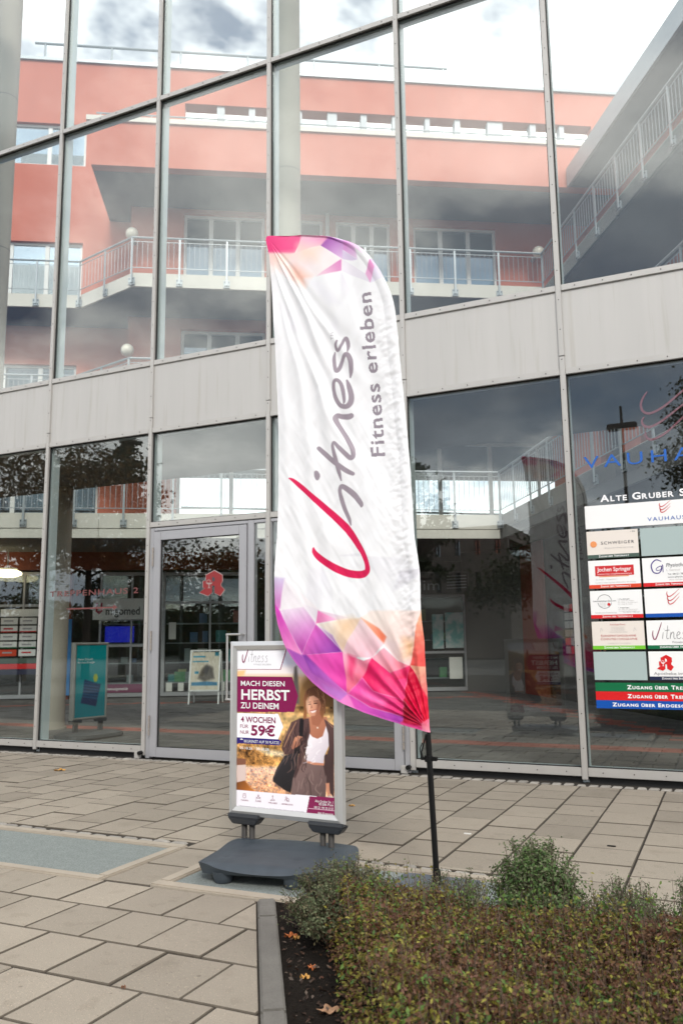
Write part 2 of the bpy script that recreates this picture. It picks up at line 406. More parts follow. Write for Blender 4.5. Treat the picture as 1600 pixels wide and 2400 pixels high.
fb = MB()
for z, c in far: fb.add(*slab_geom(c))
fb.build('paver_field', PAVI, pavement, kind='stuff')

# rows of little setts: along the glass wall and along the mats
def sett_row(x0, x1, y, w, d, name):
    variants = []
    for k in range(5):
        h = rng.uniform(.85, 1.1, 4); p = [(-w/2*h[0], -d/2*h[1]), (w/2*h[2], -d/2*h[3]), (w/2*h[0], d/2*h[1]), (-w/2*h[3], d/2*h[2])]
        vs, fs = slab_geom(p, -.04, 0, .009); me = bpy.data.meshes.new(name); me.from_pydata(vs, [], fs); me.materials.append(variants and MATS['granite_setts'] or mat('granite_setts', (.26, .24, .21), .85, var=.25, nscale=25, rand=.2, bump=.5, bscale=90)); variants.append(me)
    x = x0
    while x < x1:
        o = link(name, variants[rng.integers(5)], pavement, (x, y+rng.normal(0, .004), rng.normal(.002, .003))); o.rotation_euler = (0, 0, rng.normal(0, .06)); x += w*rng.uniform(1.12, 1.3)
sett_row(-9.2, .6, 7.718, .085, .075, 'cobble')
sett_row(-5.6, -3.2, 4.612, .105, .055, 'cobble')
sett_row(-2.85, -1.0, 4.628, .085, .05, 'cobble')

# ------------------------------------------------------------------ recessed foot mats in concrete frames
RUB = mat('grey_ribbed_mat', (.205, .228, .215), .9, var=.16, nscale=14, bump=.8, bscale=260)
t = RUB.node_tree; b = t.nodes['Principled BSDF']; geo = t.nodes.new('ShaderNodeNewGeometry')
vo = t.nodes.new('ShaderNodeTexVoronoi'); vo.inputs['Scale'].default_value = 95; t.links.new(geo.outputs['Position'], vo.inputs['Vector'])
mr = t.nodes.new('ShaderNodeMapRange'); mr.inputs[1].default_value = .15; mr.inputs[2].default_value = .6; mr.inputs[3].default_value = .75; mr.inputs[4].default_value = 1.15; t.links.new(vo.outputs['Distance'], mr.inputs[0])
mx = t.nodes.new('ShaderNodeMixRGB'); mx.blend_type = 'MULTIPLY'; mx.inputs[0].default_value = 1
t.links.new(b.inputs['Base Color'].links[0].from_socket, mx.inputs[1]); t.links.new(mr.outputs[0], mx.inputs[2]); t.links.new(mx.outputs[0], b.inputs['Base Color'])
FRAMEC = mat('concrete_edging', (.33, .285, .225), .9, var=.15, nscale=6, bump=.4, bscale=90)
def foot_mat(x0, x1, y0, y1, w, label, wf=None):
    wf = wf or w
    t = thing('foot_mat', label, 'foot mat', ((x0+x1)/2, (y0+y1)/2, 0))
    m = MB(); m.box((x0+w, y0+wf, -.04), (x1-w, y1-w, -.004)); m.build('mat', RUB, t)
    for a, b in (((x0, y0, -.06), (x1, y0+wf-.004, .012)), ((x0, y1-w+.004, -.06), (x1, y1, .010)), ((x1-w+.004, y0+wf, -.06), (x1, y1-w, .011)), ((x0, y0+wf, -.06), (x0+w-.004, y1-w, .011))):
        m = MB(); m.box(a, b); m.build('edging', FRAMECpick(), t, bevel=.007)
def FRAMECpick(): return FRAMEC
foot_mat(-6.4, -3.185, 3.735, 4.565, .075, 'wide grey ribbed foot mat sunk in the paving at the left')
foot_mat(-2.875, -.97, 3.772, 4.59, .075, 'grey foot mat sunk in the paving under the poster stand', .085)

# ------------------------------------------------------------------ planting bed: kerb and soil
kerb = struct('kerb')
def kerb_stone(s0, s1, mname):
    a = KP - KD*s0; b = KP - KD*s1; W2 = .086
    m = MB(); m.hexa([(*a, -.08), (*b, -.08), (*(b+KN*W2), -.08), (*(a+KN*W2), -.08), (*a, .018), (*b, .018), (*(b+KN*W2), .018), (*(a+KN*W2), .018)])
    m.build('kerb_stone', mat('kerb_concrete', (.135, .127, .112), .9, var=.28, nscale=9, bump=.5, bscale=70), kerb, bevel=.008)
s = .012
for L in (.27, 1.0, 1.0, 1.0): kerb_stone(s, s+L-.006, ''); s += L
soil = MB(); N = 34
x0s = np.linspace(0, 1, N)
P0 = KP+KN*.09
for i in range(N):
    for j in range(N):
        q = P0 - KD*(-.05+3.4*x0s[i]) + np.array([3.6, .35])*0 + KN*(3.4*x0s[j]**1.6)
        soil.v.append((q[0], min(q[1], 3.80), .004+.008*math.sin(9*q[0]+5*q[1])+rng.normal(0, .004)))
for i in range(N-1):
    for j in range(N-1): soil.f.append((i*N+j, i*N+j+1, (i+1)*N+j+1, (i+1)*N+j))
so_ = soil.build('soil', SOIL, None, smooth=True); setp(so_, kind='structure')
bd = MB(); bd.box((-2.06, 3.757, -.1), (3, 3.772, .0)); setp(bd.build('bed_edging', FRAMEC), kind='structure')

# ================================================================== GLASS WALL
fac = thing('glass_wall', 'tall glass curtain wall with aluminium mullions and cream panel band', 'glass wall', (-6, FY, 0))
mx_ = [-7.697+1.6085*k for k in range(-4, 8)]     # mullion centres; index 4 is the leftmost one in view
ZB, Z0, Z1, Z2, Z3, Z4 = .10, 2.64, 3.78, 4.62, 8.13, 11.64
CW, CH = .052, .062
def cap_screws(mb, x, z): mb.tube((x, FY-.0045, z), (x, FY+.004, z), .0055, n=6)
scr = MB()
for k, x in enumerate(mx_):
    if k in range(3, 11):
        m = MB(); m.box((x-CW/2, FY-.002, .03), (x+CW/2, FY+.03, 3.93)); o = m.build('mullion', ALU, fac, bevel=.004)
        m = MB(); m.box((x-CW/2, FY-.002, 3.936), (x+CW/2, FY+.03, Z4)); o2 = m.build('mullion', ALU, fac, bevel=.004)
    else:
        m = MB(); m.box((x-CW/2, FY-.002, .03), (x+CW/2, FY+.03, Z4)); o = o2 = m.build('mullion', ALU, fac)
    m = MB(); m.box((x-.036, FY+.03, .03), (x+.036, FY+.046, Z4)); m.build('gasket', GASKET, o)
    m = MB(); m.box((x-.03, FY+.068, .0), (x+.03, FY+.20, Z4)); m.build('inner_profile', FIN, o2)
    z = .3
    while z < Z4: cap_screws(scr, x, z); z += .30
def hbar(a, b, z, h, name='transom', screws=True):
    x0, x1 = a+CW/2+.002, b-CW/2-.002
    m = MB(); m.box((x0, FY+.001, z-h/2), (x1, FY+.03, z+h/2)); o = m.build(name, ALU, fac, bevel=.004)
    m = MB(); m.box((x0+.006, FY+.03, z-h/2-.009), (x1-.006, FY+.046, z+h/2+.009)); m.build('gasket', GASKET, o)
    m = MB(); m.box((x0, FY+.068, z-h/2+.002), (x1, FY+.17, z+h/2-.002)); m.build('inner_profile', FIN, o)
    if screws:
        n = 6
        for i in range(n): cap_screws(scr, x0+(i+.5)*(x1-x0)/n, z)
def pane(x0, x1, z0, z1, m=None, name='glass_pane', par=None, y=None):
    y = FY+.052 if y is None else y
    # no pane sits dead true: each is a hair out of line, so mirrored things break from pane to pane
    tx, tz = rng.normal(0, .0011), rng.normal(0, .0009); xc, zc = (x0+x1)/2, (z0+z1)/2
    b = MB(); b.box((x0, y, z0), (x1, y+.012, z1)); b.v = [(p[0], p[1]+tx*(p[0]-xc)+tz*(p[2]-zc), p[2]) for p in b.v]
    return b.build(name, m or GLASS, par or fac)
for k in range(len(mx_)-1):
    a, b = mx_[k], mx_[k+1]; door = k in (5, 6)
    for z in ([Z0] if door else [])+[Z1, Z2, Z3, Z4-.03]: hbar(a, b, z, CH)
    if not door:
        hbar(a, b, .095, .075)
        m = MB(); m.box((a+.03, FY+.06, -.02), (b-.03, FY+.09, .06)); m.build('base_gap_strip', GASKET, fac)  # black strip standing in for the dark gap below the base transom
    q = .034
    rows = [(Z1, Z2, 1), (Z2, Z3, 0), (Z3, Z4-.06, 0)]
    rows += [(Z0, Z1, 0)] if door else [(.10, Z1, 0)]
    for z0, z1, isp in rows:
        if isp:
            m = MB(); m.box((a+.024, FY+.02, z0+.03), (b-.024, FY+.045, z1-.03)); m.build('spandrel_panel', PANEL, fac)
        else: pane(a+.03, b-.03, z0+.03, z1-.03)
scr.build('screw', SCREW, fac, kind='stuff')
# doors: frame, leaf, side light
def door_bay(k, flip):
    a, b = mx_[k]+CW/2+.003, mx_[k+1]-CW/2-.003
    X = (lambda d: a+d) if not flip else (lambda d: b-d)
    def bx(m, d0, d1, y0, y1, z0, z1): xa, xb = sorted((X(d0), X(d1))); m.box((xa, y0, z0), (xb, y1, z1)); return m
    wid = b-a
    fr = MB(); bx(fr, 0, .055, FY+.012, FY+.09, .0, 2.60); bx(fr, .056, 1.32, FY+.012, FY+.09, 2.565, 2.60)
    bx(fr, 1.32, 1.40, FY+.012, FY+.09, .0, 2.60); bx(fr, 1.401, wid, FY+.012, FY+.09, 2.565, 2.60)
    bx(fr, wid-.012, wid, FY+.012, FY+.09, .12, 2.564); bx(fr, 1.401, wid, FY+.012, FY+.09, .0, .12)
    d = fr.build('entrance_door', ALU2, fac, bevel=.003)
    lf = MB(); t0, t1 = .062, 1.312; y0, y1 = FY-.002, FY+.058
    bx(lf, t0, t0+.095, y0, y1, .02, 2.555); bx(lf, t1-.095, t1, y0, y1, .02, 2.555)
    bx(lf, t0+.096, t1-.096, y0, y1, 2.452, 2.555); bx(lf, t0+.096, t1-.096, y0, y1, .02, .125)
    lf.build('door_leaf', ALU2, d, bevel=.003)
    gk = MB()
    for d0, d1, z0, z1 in ((t0+.095, t0+.103, .125, 2.452), (t1-.103, t1-.095, .125, 2.452), (t0+.095, t1-.095, 2.445, 2.452), (t0+.095, t1-.095, .125, .131)): bx(gk, d0, d1, FY+.012, FY+.034, z0, z1)
    gk.build('gasket', GASKET, d)
    xa, xb = sorted((X(t0+.096), X(t1-.096))); pane(xa, xb, .126, 2.451, par=d, y=FY+.02)
    xa, xb = sorted((X(1.402), X(wid-.013))); pane(xa, xb, .121, 2.563, par=d, y=FY+.03)
    for zc in (.36, 1.3, 2.26) if not flip else (.33, 1.3, 2.2):
        for dz in (-.075, 0, .075):
            h = MB(); h.tube((X(.058), FY-.012, zc+dz-.034), (X(.058), FY-.012, zc+dz+.034), .0115, n=10); h.build('hinge', mat('rusty_hinge', (.30, .27, .24), .5, .4, var=.3, nscale=60), d, smooth=True)
    hd = MB(); hx = X(1.215 if not flip else 1.215); yb = FY-.085; ex = X(1.27)
    hd.tube((X(1.13), yb, .66), (X(1.13), yb, 1.354), .0125, n=12); hd.tube((X(1.13)-.0125, yb, 1.354), (X(1.30), yb, 1.354), .013, n=12)
    hd.tube((X(1.13)-.0125, yb, .668), (X(1.30), yb, .668), .013, n=12); hd.tube((X(1.288), yb, 1.354), (X(1.288), FY, 1.354), .011, n=10); hd.tube((X(1.288), yb, .668), (X(1.288), FY, .668), .011, n=10)
    hd.build('handle', INOX, d, smooth=True)
    return d
doorA = door_bay(5, False); doorB = door_bay(6, True)
# foot blocks where the door frames meet the ground
for x in (mx_[5]-.03, mx_[7]-.06):
    m = MB(); m.box((x-.05, FY-.05, 0), (x+.02, FY+.0, .075)); o = m.build('door_stop', ALU, fac, bevel=.006)
    m = MB(); m.tube((x+.03, FY-.07, .062), (x+.03, FY-.02, .062), .022, n=12); m.build('stop_buffer', BLACK, o)
# floor edge behind the panel band (walkway along the inside of the glass)
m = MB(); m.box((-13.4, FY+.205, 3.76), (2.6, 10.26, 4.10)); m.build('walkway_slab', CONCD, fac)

# ================================================================== COURT BEHIND THE GLASS
court = struct('court_floor')
GREYP = mat('grey_court_paving', (.115, .11, .105), .8, var=.12, nscale=1.5, rand=.22, island=True)
REDB = mat('red_court_brick', (.30, .10, .075), .8, var=.12, nscale=3, rand=.2, island=True)
gp = MB(); rp = MB()
yy = 8.0; r = 0
while yy < 21.6:
    xx = -21 + (.2 if r % 2 else 0)
    while xx < 2:
        c = (xx+.2, yy+.1); u_ = c[0]*E1[0]+c[1]*E1[1]; v_ = c[0]*E2[0]+c[1]*E2[1]
        if v_ < 21.2 and u_ < 6.8:
            red_ = (10.2 < c[1] < 10.5) or (5.35 < u_ < 5.75) or (18.75 < v_ < 19.1 and u_ < 5.4)
            (rp if red_ else gp).box((xx, yy, -.03), (xx+.39, yy+.192, rng.normal(0, .002)))
        xx += .4
    yy += .2; r += 1
gp.build('grey_paving_blocks', GREYP, court, kind='stuff'); rp.build('red_brick_bands', REDB, court, kind='stuff')
m = MB(); m.add([uv(-24, 3, -.03), uv(9, 3, -.03), uv(9, 30, -.03), uv(-24, 30, -.03)], [(0, 1, 2, 3)])

bld = thing('red_building', 'red rendered building with white galleries round the court behind the glass', 'building', uv(2, 19, 0))
def wall_v(v, u0, u1, z0, z1, holes=(), th=.3, m=RED, name='wall'):
    us = sorted({u0, u1, *[min(max(h[0], u0), u1) for h in holes], *[min(max(h[1], u0), u1) for h in holes]})
    zs = sorted({z0, z1, *[min(max(h[2], z0), z1) for h in holes], *[min(max(h[3], z0), z1) for h in holes]})
    b = MB()
    for a, c in zip(us[:-1], us[1:]):
        for d, e in zip(zs[:-1], zs[1:]):
            mu, mz = (a+c)/2, (d+e)/2
            if any(h[0] < mu < h[1] and h[2] < mz < h[3] for h in holes) or c-a < 1e-4 or e-d < 1e-4: continue
            b.uvbox(a, c, v, v+th, d, e)
    return b.build(name, m, bld)
def wall_u(u, v0, v1, z0, z1, holes=(), th=.3, m=RED, name='wall'):
    vs_ = sorted({v0, v1, *[h[0] for h in holes], *[h[1] for h in holes]}); zs = sorted({z0, z1, *[h[2] for h in holes], *[h[3] for h in holes]})
    b = MB()
    for a, c in zip(vs_[:-1], vs_[1:]):
        for d, e in zip(zs[:-1], zs[1:]):
            mu, mz = (a+c)/2, (d+e)/2
            if any(h[0] < mu < h[1] and h[2] < mz < h[3] for h in holes): continue
            b.uvbox(u, u+th, a, c, d, e)
    return b.build(name, m, bld)
BLIND = mat('pale_blind', (.40, .50, .58), .6)
def window_v(u0, u1, z0, z1, v, n=3, back=True, gm=None, split=None, name='window', par=None):
    f = MB(); w = .07; d0, d1 = v+.10, v+.17
    f.uvbox(u0, u1, d0, d1, z0, z0+w); f.uvbox(u0, u1, d0, d1, z1-w, z1)
    us = [u0+(u1-u0)*i/n for i in range(n+1)]
    for i, a in enumerate(us):
        a0 = a if i == 0 else (a-w if i == n else a-w*.75); f.uvbox(a0, a0+(w if i in (0, n) else 1.5*w), d0, d1, z0+w, z1-w)
    fr = f.build(name, WHITEP, par or bld)
    for i in range(n):
        g_ = MB(); g_.uvbox(us[i]+w*.8, us[i+1]-w*.8, v+.125, v+.14, z0+w*.9, z1-w*.9); g_.build('pane', gm or WGLASS, fr)
    if split is not None:
        s_ = MB(); s_.uvbox(u0+w, u1-w, v+.20, v+.22, z0+w, z0+(z1-z0)*split); s_.build('blind', BLIND, fr)
    if back:
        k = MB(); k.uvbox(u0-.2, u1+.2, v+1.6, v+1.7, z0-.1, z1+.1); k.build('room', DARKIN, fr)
    return fr
def px_rect_v(x0, y0, x1, y1, v):
    a = on_v((x0, y0), v); b = on_v((x1, y1), v); return a[0], b[0], b[2], a[2]

# storey slabs with white fascia
def slab(u0, u1, v0, v1, z0, z1):
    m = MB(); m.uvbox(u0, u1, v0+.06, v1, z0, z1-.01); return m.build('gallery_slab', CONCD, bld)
def fascia(a, b, z0, z1, nrm, split=None, th=.055):
    """white edge board between plan points a, b (u, v); nrm points to the court"""
    a = np.array(a, float); b = np.array(b, float); n = np.array(nrm, float)
    def q(zl, zh, out):
        A = a+n*out; B = b+n*out; C_ = b-n*th; D_ = a-n*th
        m = MB(); m.hexa([uv(*A, zl), uv(*B, zl), uv(*C_, zl), uv(*D_, zl), uv(*A, zh), uv(*B, zh), uv(*C_, zh), uv(*D_, zh)]); return m.build('fascia_board', FASCIA, bld)
    if split: q(z0, split-.007, -.012); q(split+.007, z1, .0)
    else: q(z0, z1, 0)
def chain(pts):
    out = []
    for a, b in zip(pts[:-1], pts[1:]): out.append((np.array(a, float), np.array(b, float)))
    return out
LV = [(3.52, 4.05, 5.02, 3.722), (6.42, 6.74, 7.50, None), (9.20, 9.52, 10.34, None)]
slab(-20, 5.6, 18, 24, 3.52, 4.05); slab(5.6, 9.2, 4.2, 24, 3.52, 4.05)
for z0, z1, zr, sp in LV[1:]:
    slab(-20, -4.07, 19.35, 26, z0, z1); slab(-2.66, 6.87, 18, 26, z0, z1); slab(6.87, 12, 4.2, 26, z0, z1)
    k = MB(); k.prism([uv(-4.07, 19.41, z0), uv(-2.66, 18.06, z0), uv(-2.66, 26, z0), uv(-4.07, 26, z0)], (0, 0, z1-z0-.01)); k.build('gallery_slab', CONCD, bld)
def seg(a, b, z0, z1, nrm, sp, n):
    a = np.array(a, float); b = np.array(b, float)
    for i in range(n):
        p = a+(b-a)*i/n; q = a+(b-a)*(i+1)/n; d = (b-a)/np.linalg.norm(b-a)*.004
        fascia(p+d, q-d, z0, z1, nrm, sp)
seg((-12, 18), (5.55, 18), 3.52, 4.05, (0, -1), 3.722, 6); seg((5.6, 18-.06), (5.6, 6.2), 3.52, 4.05, (-1, 0), 3.722, 4)
kn = np.array([-1.35, -1.41]); kn /= np.linalg.norm(kn)
for z0, z1, zr, sp in LV[1:]:
    seg((-12, 19.35), (-4.09, 19.35), z0, z1, (0, -1), None, 3); seg((-4.05, 19.33), (-2.68, 18.02), z0, z1, kn, None, 1)
    seg((-2.66, 18), (6.82, 18), z0, z1, (0, -1), None, 3); seg((6.87, 17.94), (6.87, 6.4), z0, z1, (-1, 0), None, 3)

def railing(pts, nrms, zs, zr, step=1.05):
    """galvanised railing on the outside of a gallery: handrail, posts on face plates, thin balusters"""
    P = [np.array(p, float) for p in pts]; hr = MB(); bal = MB(); r = None
    offs = .05
    Q = []
    for i, p in enumerate(P):
        n = np.array(nrms[max(i-1, 0)], float)+ (np.array(nrms[min(i, len(nrms)-1)], float) if 0 < i < len(P)-1 else 0)
        n = n/np.linalg.norm(n); Q.append(p+n*offs*(1.2 if 0 < i < len(P)-1 else 1))
    hr.path([uv(*q, zr) for q in Q], .024, 8)
    r = hr.build('railing', STEEL, bld, smooth=True)
    bl = MB(); bl.path([uv(*q, zr-.10) for q in Q], .009, 5); bl.path([uv(*q, zs+.10) for q in Q], .011, 5)
    for (a, b, n) in zip(Q[:-1], Q[1:], nrms):
        L = np.linalg.norm(b-a); n = np.array(n, float); k = max(int(round(L/step)), 1)
        for i in range(k+1):
            p = a+(b-a)*(i/k); d = (b-a)/L
            po = MB(); w = d*.022; c = p
            po.hexa([uv(*(c-w-n*.012), zs-.26), uv(*(c+w-n*.012), zs-.26), uv(*(c+w+n*.012), zs-.26), uv(*(c-w+n*.012), zs-.26),
                     uv(*(c-w-n*.012), zr-.02), uv(*(c+w-n*.012), zr-.02), uv(*(c+w+n*.012), zr-.02), uv(*(c-w+n*.012), zr-.02)])
            f = c-n*.047; w = d*.07
            po.hexa([uv(*(f-w), zs-.30), uv(*(f+w), zs-.30), uv(*(f+w+n*.03), zs-.30), uv(*(f-w+n*.03), zs-.30), uv(*(f-w), zs-.14), uv(*(f+w), zs-.14), uv(*(f+w+n*.03), zs-.14), uv(*(f-w+n*.03), zs-.14)])
            o = po.build('post', STEEL, r)
            bo = MB()
            for du in (-.045, .045):
                for dz in (-.265, -.175): bo.tube(uv(*(f+d*du+n*.03), zs+dz), uv(*(f+d*du+n*.045), zs+dz), .012, n=6)
            bl.v += [] ; bolts_all.add(bo.v, bo.f)
        m_ = int(L/.115)
        for i in range(1, m_):
            p = a+(b-a)*(i/m_); bl.tube(uv(*p, zs+.10), uv(*p, zr-.10), .0065, n=4, cap=False)
    bl.build('baluster', STEEL, r, kind='stuff')
bolts_all = MB()
railing([(-12, 18), (5.6, 18), (5.6, 6.6)], [(0, -1), (-1, 0)], 4.05, 5.02)
for z0, z1, zr, sp in LV[1:]:
    railing([(-12, 19.35), (-4.07, 19.35), (-2.66, 18), (6.87, 18), (6.87, 6.8)], [(0, -1), tuple(kn), (0, -1), (-1, 0)], z1, zr)
bolts_all.build('plate_bolts', SCREW, bld, kind='stuff')

# ---- left wing walls
VB = 20.6
def hole(x0, y0, x1, y1, v): u0, u1, z0, z1 = px_rect_v(x0, y0, x1, y1, v); return (u0, u1, z0, z1)
h4 = hole(30, 284, 201, 390, VB)
z_roof = 1.25+(14.63-1.25)*VB/18; z_strip = 1.25+(13.76-1.25)*VB/18
h3l = list(hole(-60, 560, 192, 640, VB)); h3l[2] = 9.53
h2l = list(hole(-80, 850, 178, 900, VB)); h2l[2] = 6.75
u_str0 = on_v((434, 260), VB)[0]; u_str1 = on_v((1384, 300), VB)[0]
wall_v(VB, -20, u_str0, 12.1, z_roof, [h4]); wall_v(VB, u_str0, 12, z_strip, z_roof, th=.4); wall_v(VB, u_str1, 12, 12.3, z_strip)
wall_v(VB, -20, -2.98, 9.52, 12.1, [tuple(h3l)]); wall_v(VB, -20, -2.98, 6.74, 9.2, [tuple(h2l)])
window_v(*h4[:2], *h4[2:], VB, 2, split=.0); window_v(*h3l[:2], *h3l[2:], VB, 3); window_v(*h2l[:2], *h2l[2:], VB, 3)
cp = MB(); cp.uvbox(-20, 12, VB-.06, VB+.5, z_roof, z_roof+.09); cp.build('coping', STEEL, bld)
pier = [(508, 526), (583, 598), (692, 708), (768, 790), (846, 860), (920, 932), (997, 1008), (1066, 1079), (1143, 1178), (1242, 1256), (1311, 1322)]
for a, b in pier:
    m = MB(); ua, ub = on_v((a, 300), VB)[0], on_v((b, 300), VB)[0]; m.uvbox(ua, ub, VB+.05, VB+.3, 12.4, z_strip); m.build('window_pier', mat('pale_grey_pier', (.5, .52, .54), .6), bld)
# terrace parapet block in front of it
m = MB(); m.uvbox(-3.66, 12, 18, 18.25, 12.10, 13.19); m.build('parapet', RED, bld)
m = MB(); m.uvbox(-3.66, 12, 18.25, 26, 12.10, 12.38); m.build('terrace_slab', CONCD, bld)
m = MB(); m.uvbox(-3.80, 12, 17.95, 18.32, 13.19, 13.31); m.build('coping', FASCIA, bld)
m = MB(); m.tube(uv(-3.6, 18.1, 13.46), uv(9.4, 18.1, 13.46), .02, n=8)
for i in range(12): u_ = -3.5+i*1.15; m.tube(uv(u_, 18.1, 13.3), uv(u_, 18.1, 13.46), .014, n=6)
m.build('terrace_rail', STEEL, bld)
# roof railing
u0r = on_v((79, 83), VB)[0]; u1r = on_v((1050, 154), VB)[0]; zr_ = 1.25+(15.21-1.25)*VB/18
rr = MB()
for z in (zr_, zr_-.46): rr.tube(uv(u0r, VB+.2, z), uv(u1r, VB+.2, z), .035, n=8)
for x in (102, 260, 423, 581, 737, 890, 1040): u_ = on_v((x, 120), VB)[0]; rr.tube(uv(u_, VB+.2, z_roof), uv(u_, VB+.2, zr_+.03), .028, n=8)
rr.build('roof_railing', STEEL, bld, smooth=True)
# recessed gallery walls of the upper storeys
VW = 19.8
W3s = [hole(432, 500, 620, 634, VW), hole(700, 512, 757, 556, VW), hole(786, 516, 916, 640, VW), hole(967, 528, 1166, 655, VW)]
W3s = [(a, b, (c if i == 1 else 10.05), d) for i, (a, b, c, d) in enumerate(W3s)]
wall_v(VW, -3, 12, 9.52, 12.1, W3s)
for i, h in enumerate(W3s): window_v(*h, VW, 3 if i != 1 else 1, split=(.62 if i != 1 else .2))
sg = MB(); sg.tube(uv(1.9, VW-.08, 9.52), uv(1.9, VW-.08, 12.1), .05, n=10); sg.build('rain_pipe', WHITEP, bld, smooth=True)
W2s = [hole(424, 772, 622, 900, VW), hole(786, 790, 916, 900, VW), hole(967, 800, 1166, 900, VW)]
W2s = [(a, b, 7.2, d) for a, b, c, d in W2s]
wall_v(VW, -3, 12, 6.74, 9.2, W2s)
for h in W2s: window_v(*h, VW, 3, split=.7)
m = MB(); m.uvbox(-3.0, -2.72, VW+.3, VB, 6.74, 9.2); m.uvbox(-3.0, -2.72, VW+.3, VB, 9.52, 12.1); m.build('return_wall', RED, bld)
# first gallery: red wall pieces and tall see-through glazing
V1 = 20.8
u1a = on_v((230, 1150), V1)[0]; u1b = on_v((414, 1150), V1)[0]
wall_v(V1, u1a, u1b, 4.05, 6.42); wall_v(V1, -20, u1a, 5.9, 6.42)
window_v(-12, u1a, 4.06, 5.9, V1, 8, gm=WGLASS); 
LIGHTG = glass_mat('clear_glass', .06, (.90, .94, .94), .0)
window_v(u1b, 7.6, 4.06, 6.42, V1, 7, back=False, gm=LIGHTG)
m = MB(); m.tube(uv(u1b, 22.4, 4.9), uv(7.0, 22.4, 4.75), .03, n=6); m.build('far_rail', STEEL, bld)
# ---- right wing
wall_u(7.6, 8, 19.9, 4.05, 6.42, [(9, 12, 4.06, 6.0), (13.2, 15.2, 4.06, 6.0), (16.0, 17.1, 4.06, 6.0)])
for a, b in ((9, 12), (13.2, 15.2), (16.0, 17.1)):
    m = MB(); m.uvbox(7.72, 7.75, a, b, 4.06, 6.0); m.build('window', WGLASS, bld)
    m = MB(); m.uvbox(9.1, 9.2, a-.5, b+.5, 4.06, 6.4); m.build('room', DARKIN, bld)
for z0, z1, hz in ((6.74, 9.2, 8.7), (9.52, 12.1, 11.0)):
    wall_u(8.8, 5, 19.8, z0, z1, [(6.5, 9.5, z0+.01, hz), (10.8, 12.6, z0+.01, hz), (14.2, 16.4, z0+.01, hz)])
    for a, b in ((6.5, 9.5), (10.8, 12.6), (14.2, 16.4)):
        m = MB(); m.uvbox(8.92, 8.95, a, b, z0+.01, hz); fr = m.build('window', WGLASS, bld)
        m = MB(); m.uvbox(10.3, 10.4, a-.5, b+.5, z0, hz+.2); m.build('room', DARKIN, fr)
m = MB(); m.uvbox(7.62, 14, 3, 18, 12.12, 12.5); m.build('roof_slab', mat('grey_roof_soffit', (.17, .17, .168), .8, var=.05, nscale=1), bld)
m = MB(); m.uvbox(7.56, 7.617, 3, 17.95, 12.08, 12.56); m.build('roof_edge', STEEL, bld)
sp = MB(); sp.tube(uv(8.2, 10.6, 12.12), uv(8.2, 10.6, 11.95), .03, n=8); sp.ball(uv(8.2, 10.6, 11.87), .11); sp.build('soffit_lamp', WHITEP, bld, smooth=True)

# ---- ground floor of the court
VG = 21.0
def vrect(x0, y0, x1, y1, v, th, m, name, par=None, rec=0):
    u0, u1, z0, z1 = px_rect_v(x0, y0, x1, y1, v); b = MB(); b.uvbox(u0, u1, v-th+rec, v+rec, z0, z1); return b.build(name, m, par or bld)
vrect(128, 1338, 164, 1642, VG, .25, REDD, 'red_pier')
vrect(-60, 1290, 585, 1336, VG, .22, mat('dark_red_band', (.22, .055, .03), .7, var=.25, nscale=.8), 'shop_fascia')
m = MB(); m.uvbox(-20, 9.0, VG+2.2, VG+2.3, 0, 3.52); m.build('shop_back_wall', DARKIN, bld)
m = MB(); m.uvbox(-20, 5.4, VG+.02, VG+2.2, 0.02, .05); m.build('shop_floor', mat('shop_floor', (.10, .095, .09), .5), bld)
# shop fronts: frames, panes, goods
def shopfront(x0, x1, y0, y1, cols, trans=(), v=VG, name='shop_front'):
    u0, u1, z0, z1 = px_rect_v(x0, y0, x1, y1, v); z0 = .03
    f = MB(); w = .045
    f.uvbox(u0, u1, v-.08, v, z0, z0+.09); f.uvbox(u0, u1, v-.08, v, z1-.08, z1)
    for i in range(cols+1): a = u0+(u1-u0-w)*i/cols; f.uvbox(a, a+w, v-.078, v-.002, z0+.09, z1-.08)
    for y in trans: z = on_v(((x0+x1)/2, y), v)[2]; f.uvbox(u0+w, u1-w, v-.075, v-.004, z-.03, z+.03)
    fr = f.build(name, ALU2, bld)
    p = MB(); p.uvbox(u0+.01, u1-.01, v-.045, v-.035, z0+.05, z1-.05); p.build('pane', LIGHTG, fr)
    return fr, (u0, u1, z0, z1)
sf1, r1 = shopfront(386, 600, 1342, 1636, 2, (1412,))
sf2, r2 = shopfront(238, 380, 1342, 1636, 2, (1452, 1513))
sf3, r3 = shopfront(-80, 120, 1342, 1640, 3, (1420,))
sf4, r4 = shopfront(760, 1094, 1395, 1622, 3, (1530,))
goods_c = [(.42, .42, .38), (.10, .32, .12), (.38, .36, .15), (.12, .2, .35), (.45, .12, .1), (.30, .32, .32), (.06, .3, .3)]
def goods(r, n, seed, v0=.25, name='goods'):
    rg = np.random.default_rng(seed)
    for k in range(n):
        u_ = rg.uniform(r[0]+.1, r[1]-.25); s = rg.integers(0, 4); z = .35+s*.48; w = rg.uniform(.10, .3); h = rg.uniform(.10, .34); c = int(rg.integers(len(goods_c)))
        b = MB(); b.uvbox(u_, u_+w, VG+v0+rg.uniform(0, .1), VG+v0+.25, z, z+h); b.build(name, mat('goods_%d' % c, goods_c[c], .5), bld)
    for s in range(4):
        b = MB(); b.uvbox(r[0]+.05, r[1]-.05, VG+v0-.05, VG+v0+.4, .32+s*.48, .345+s*.48); b.build('shelf', ALU2, bld)
goods(r1, 20, 3); goods(r2, 12, 5); goods(r4, 22, 8)
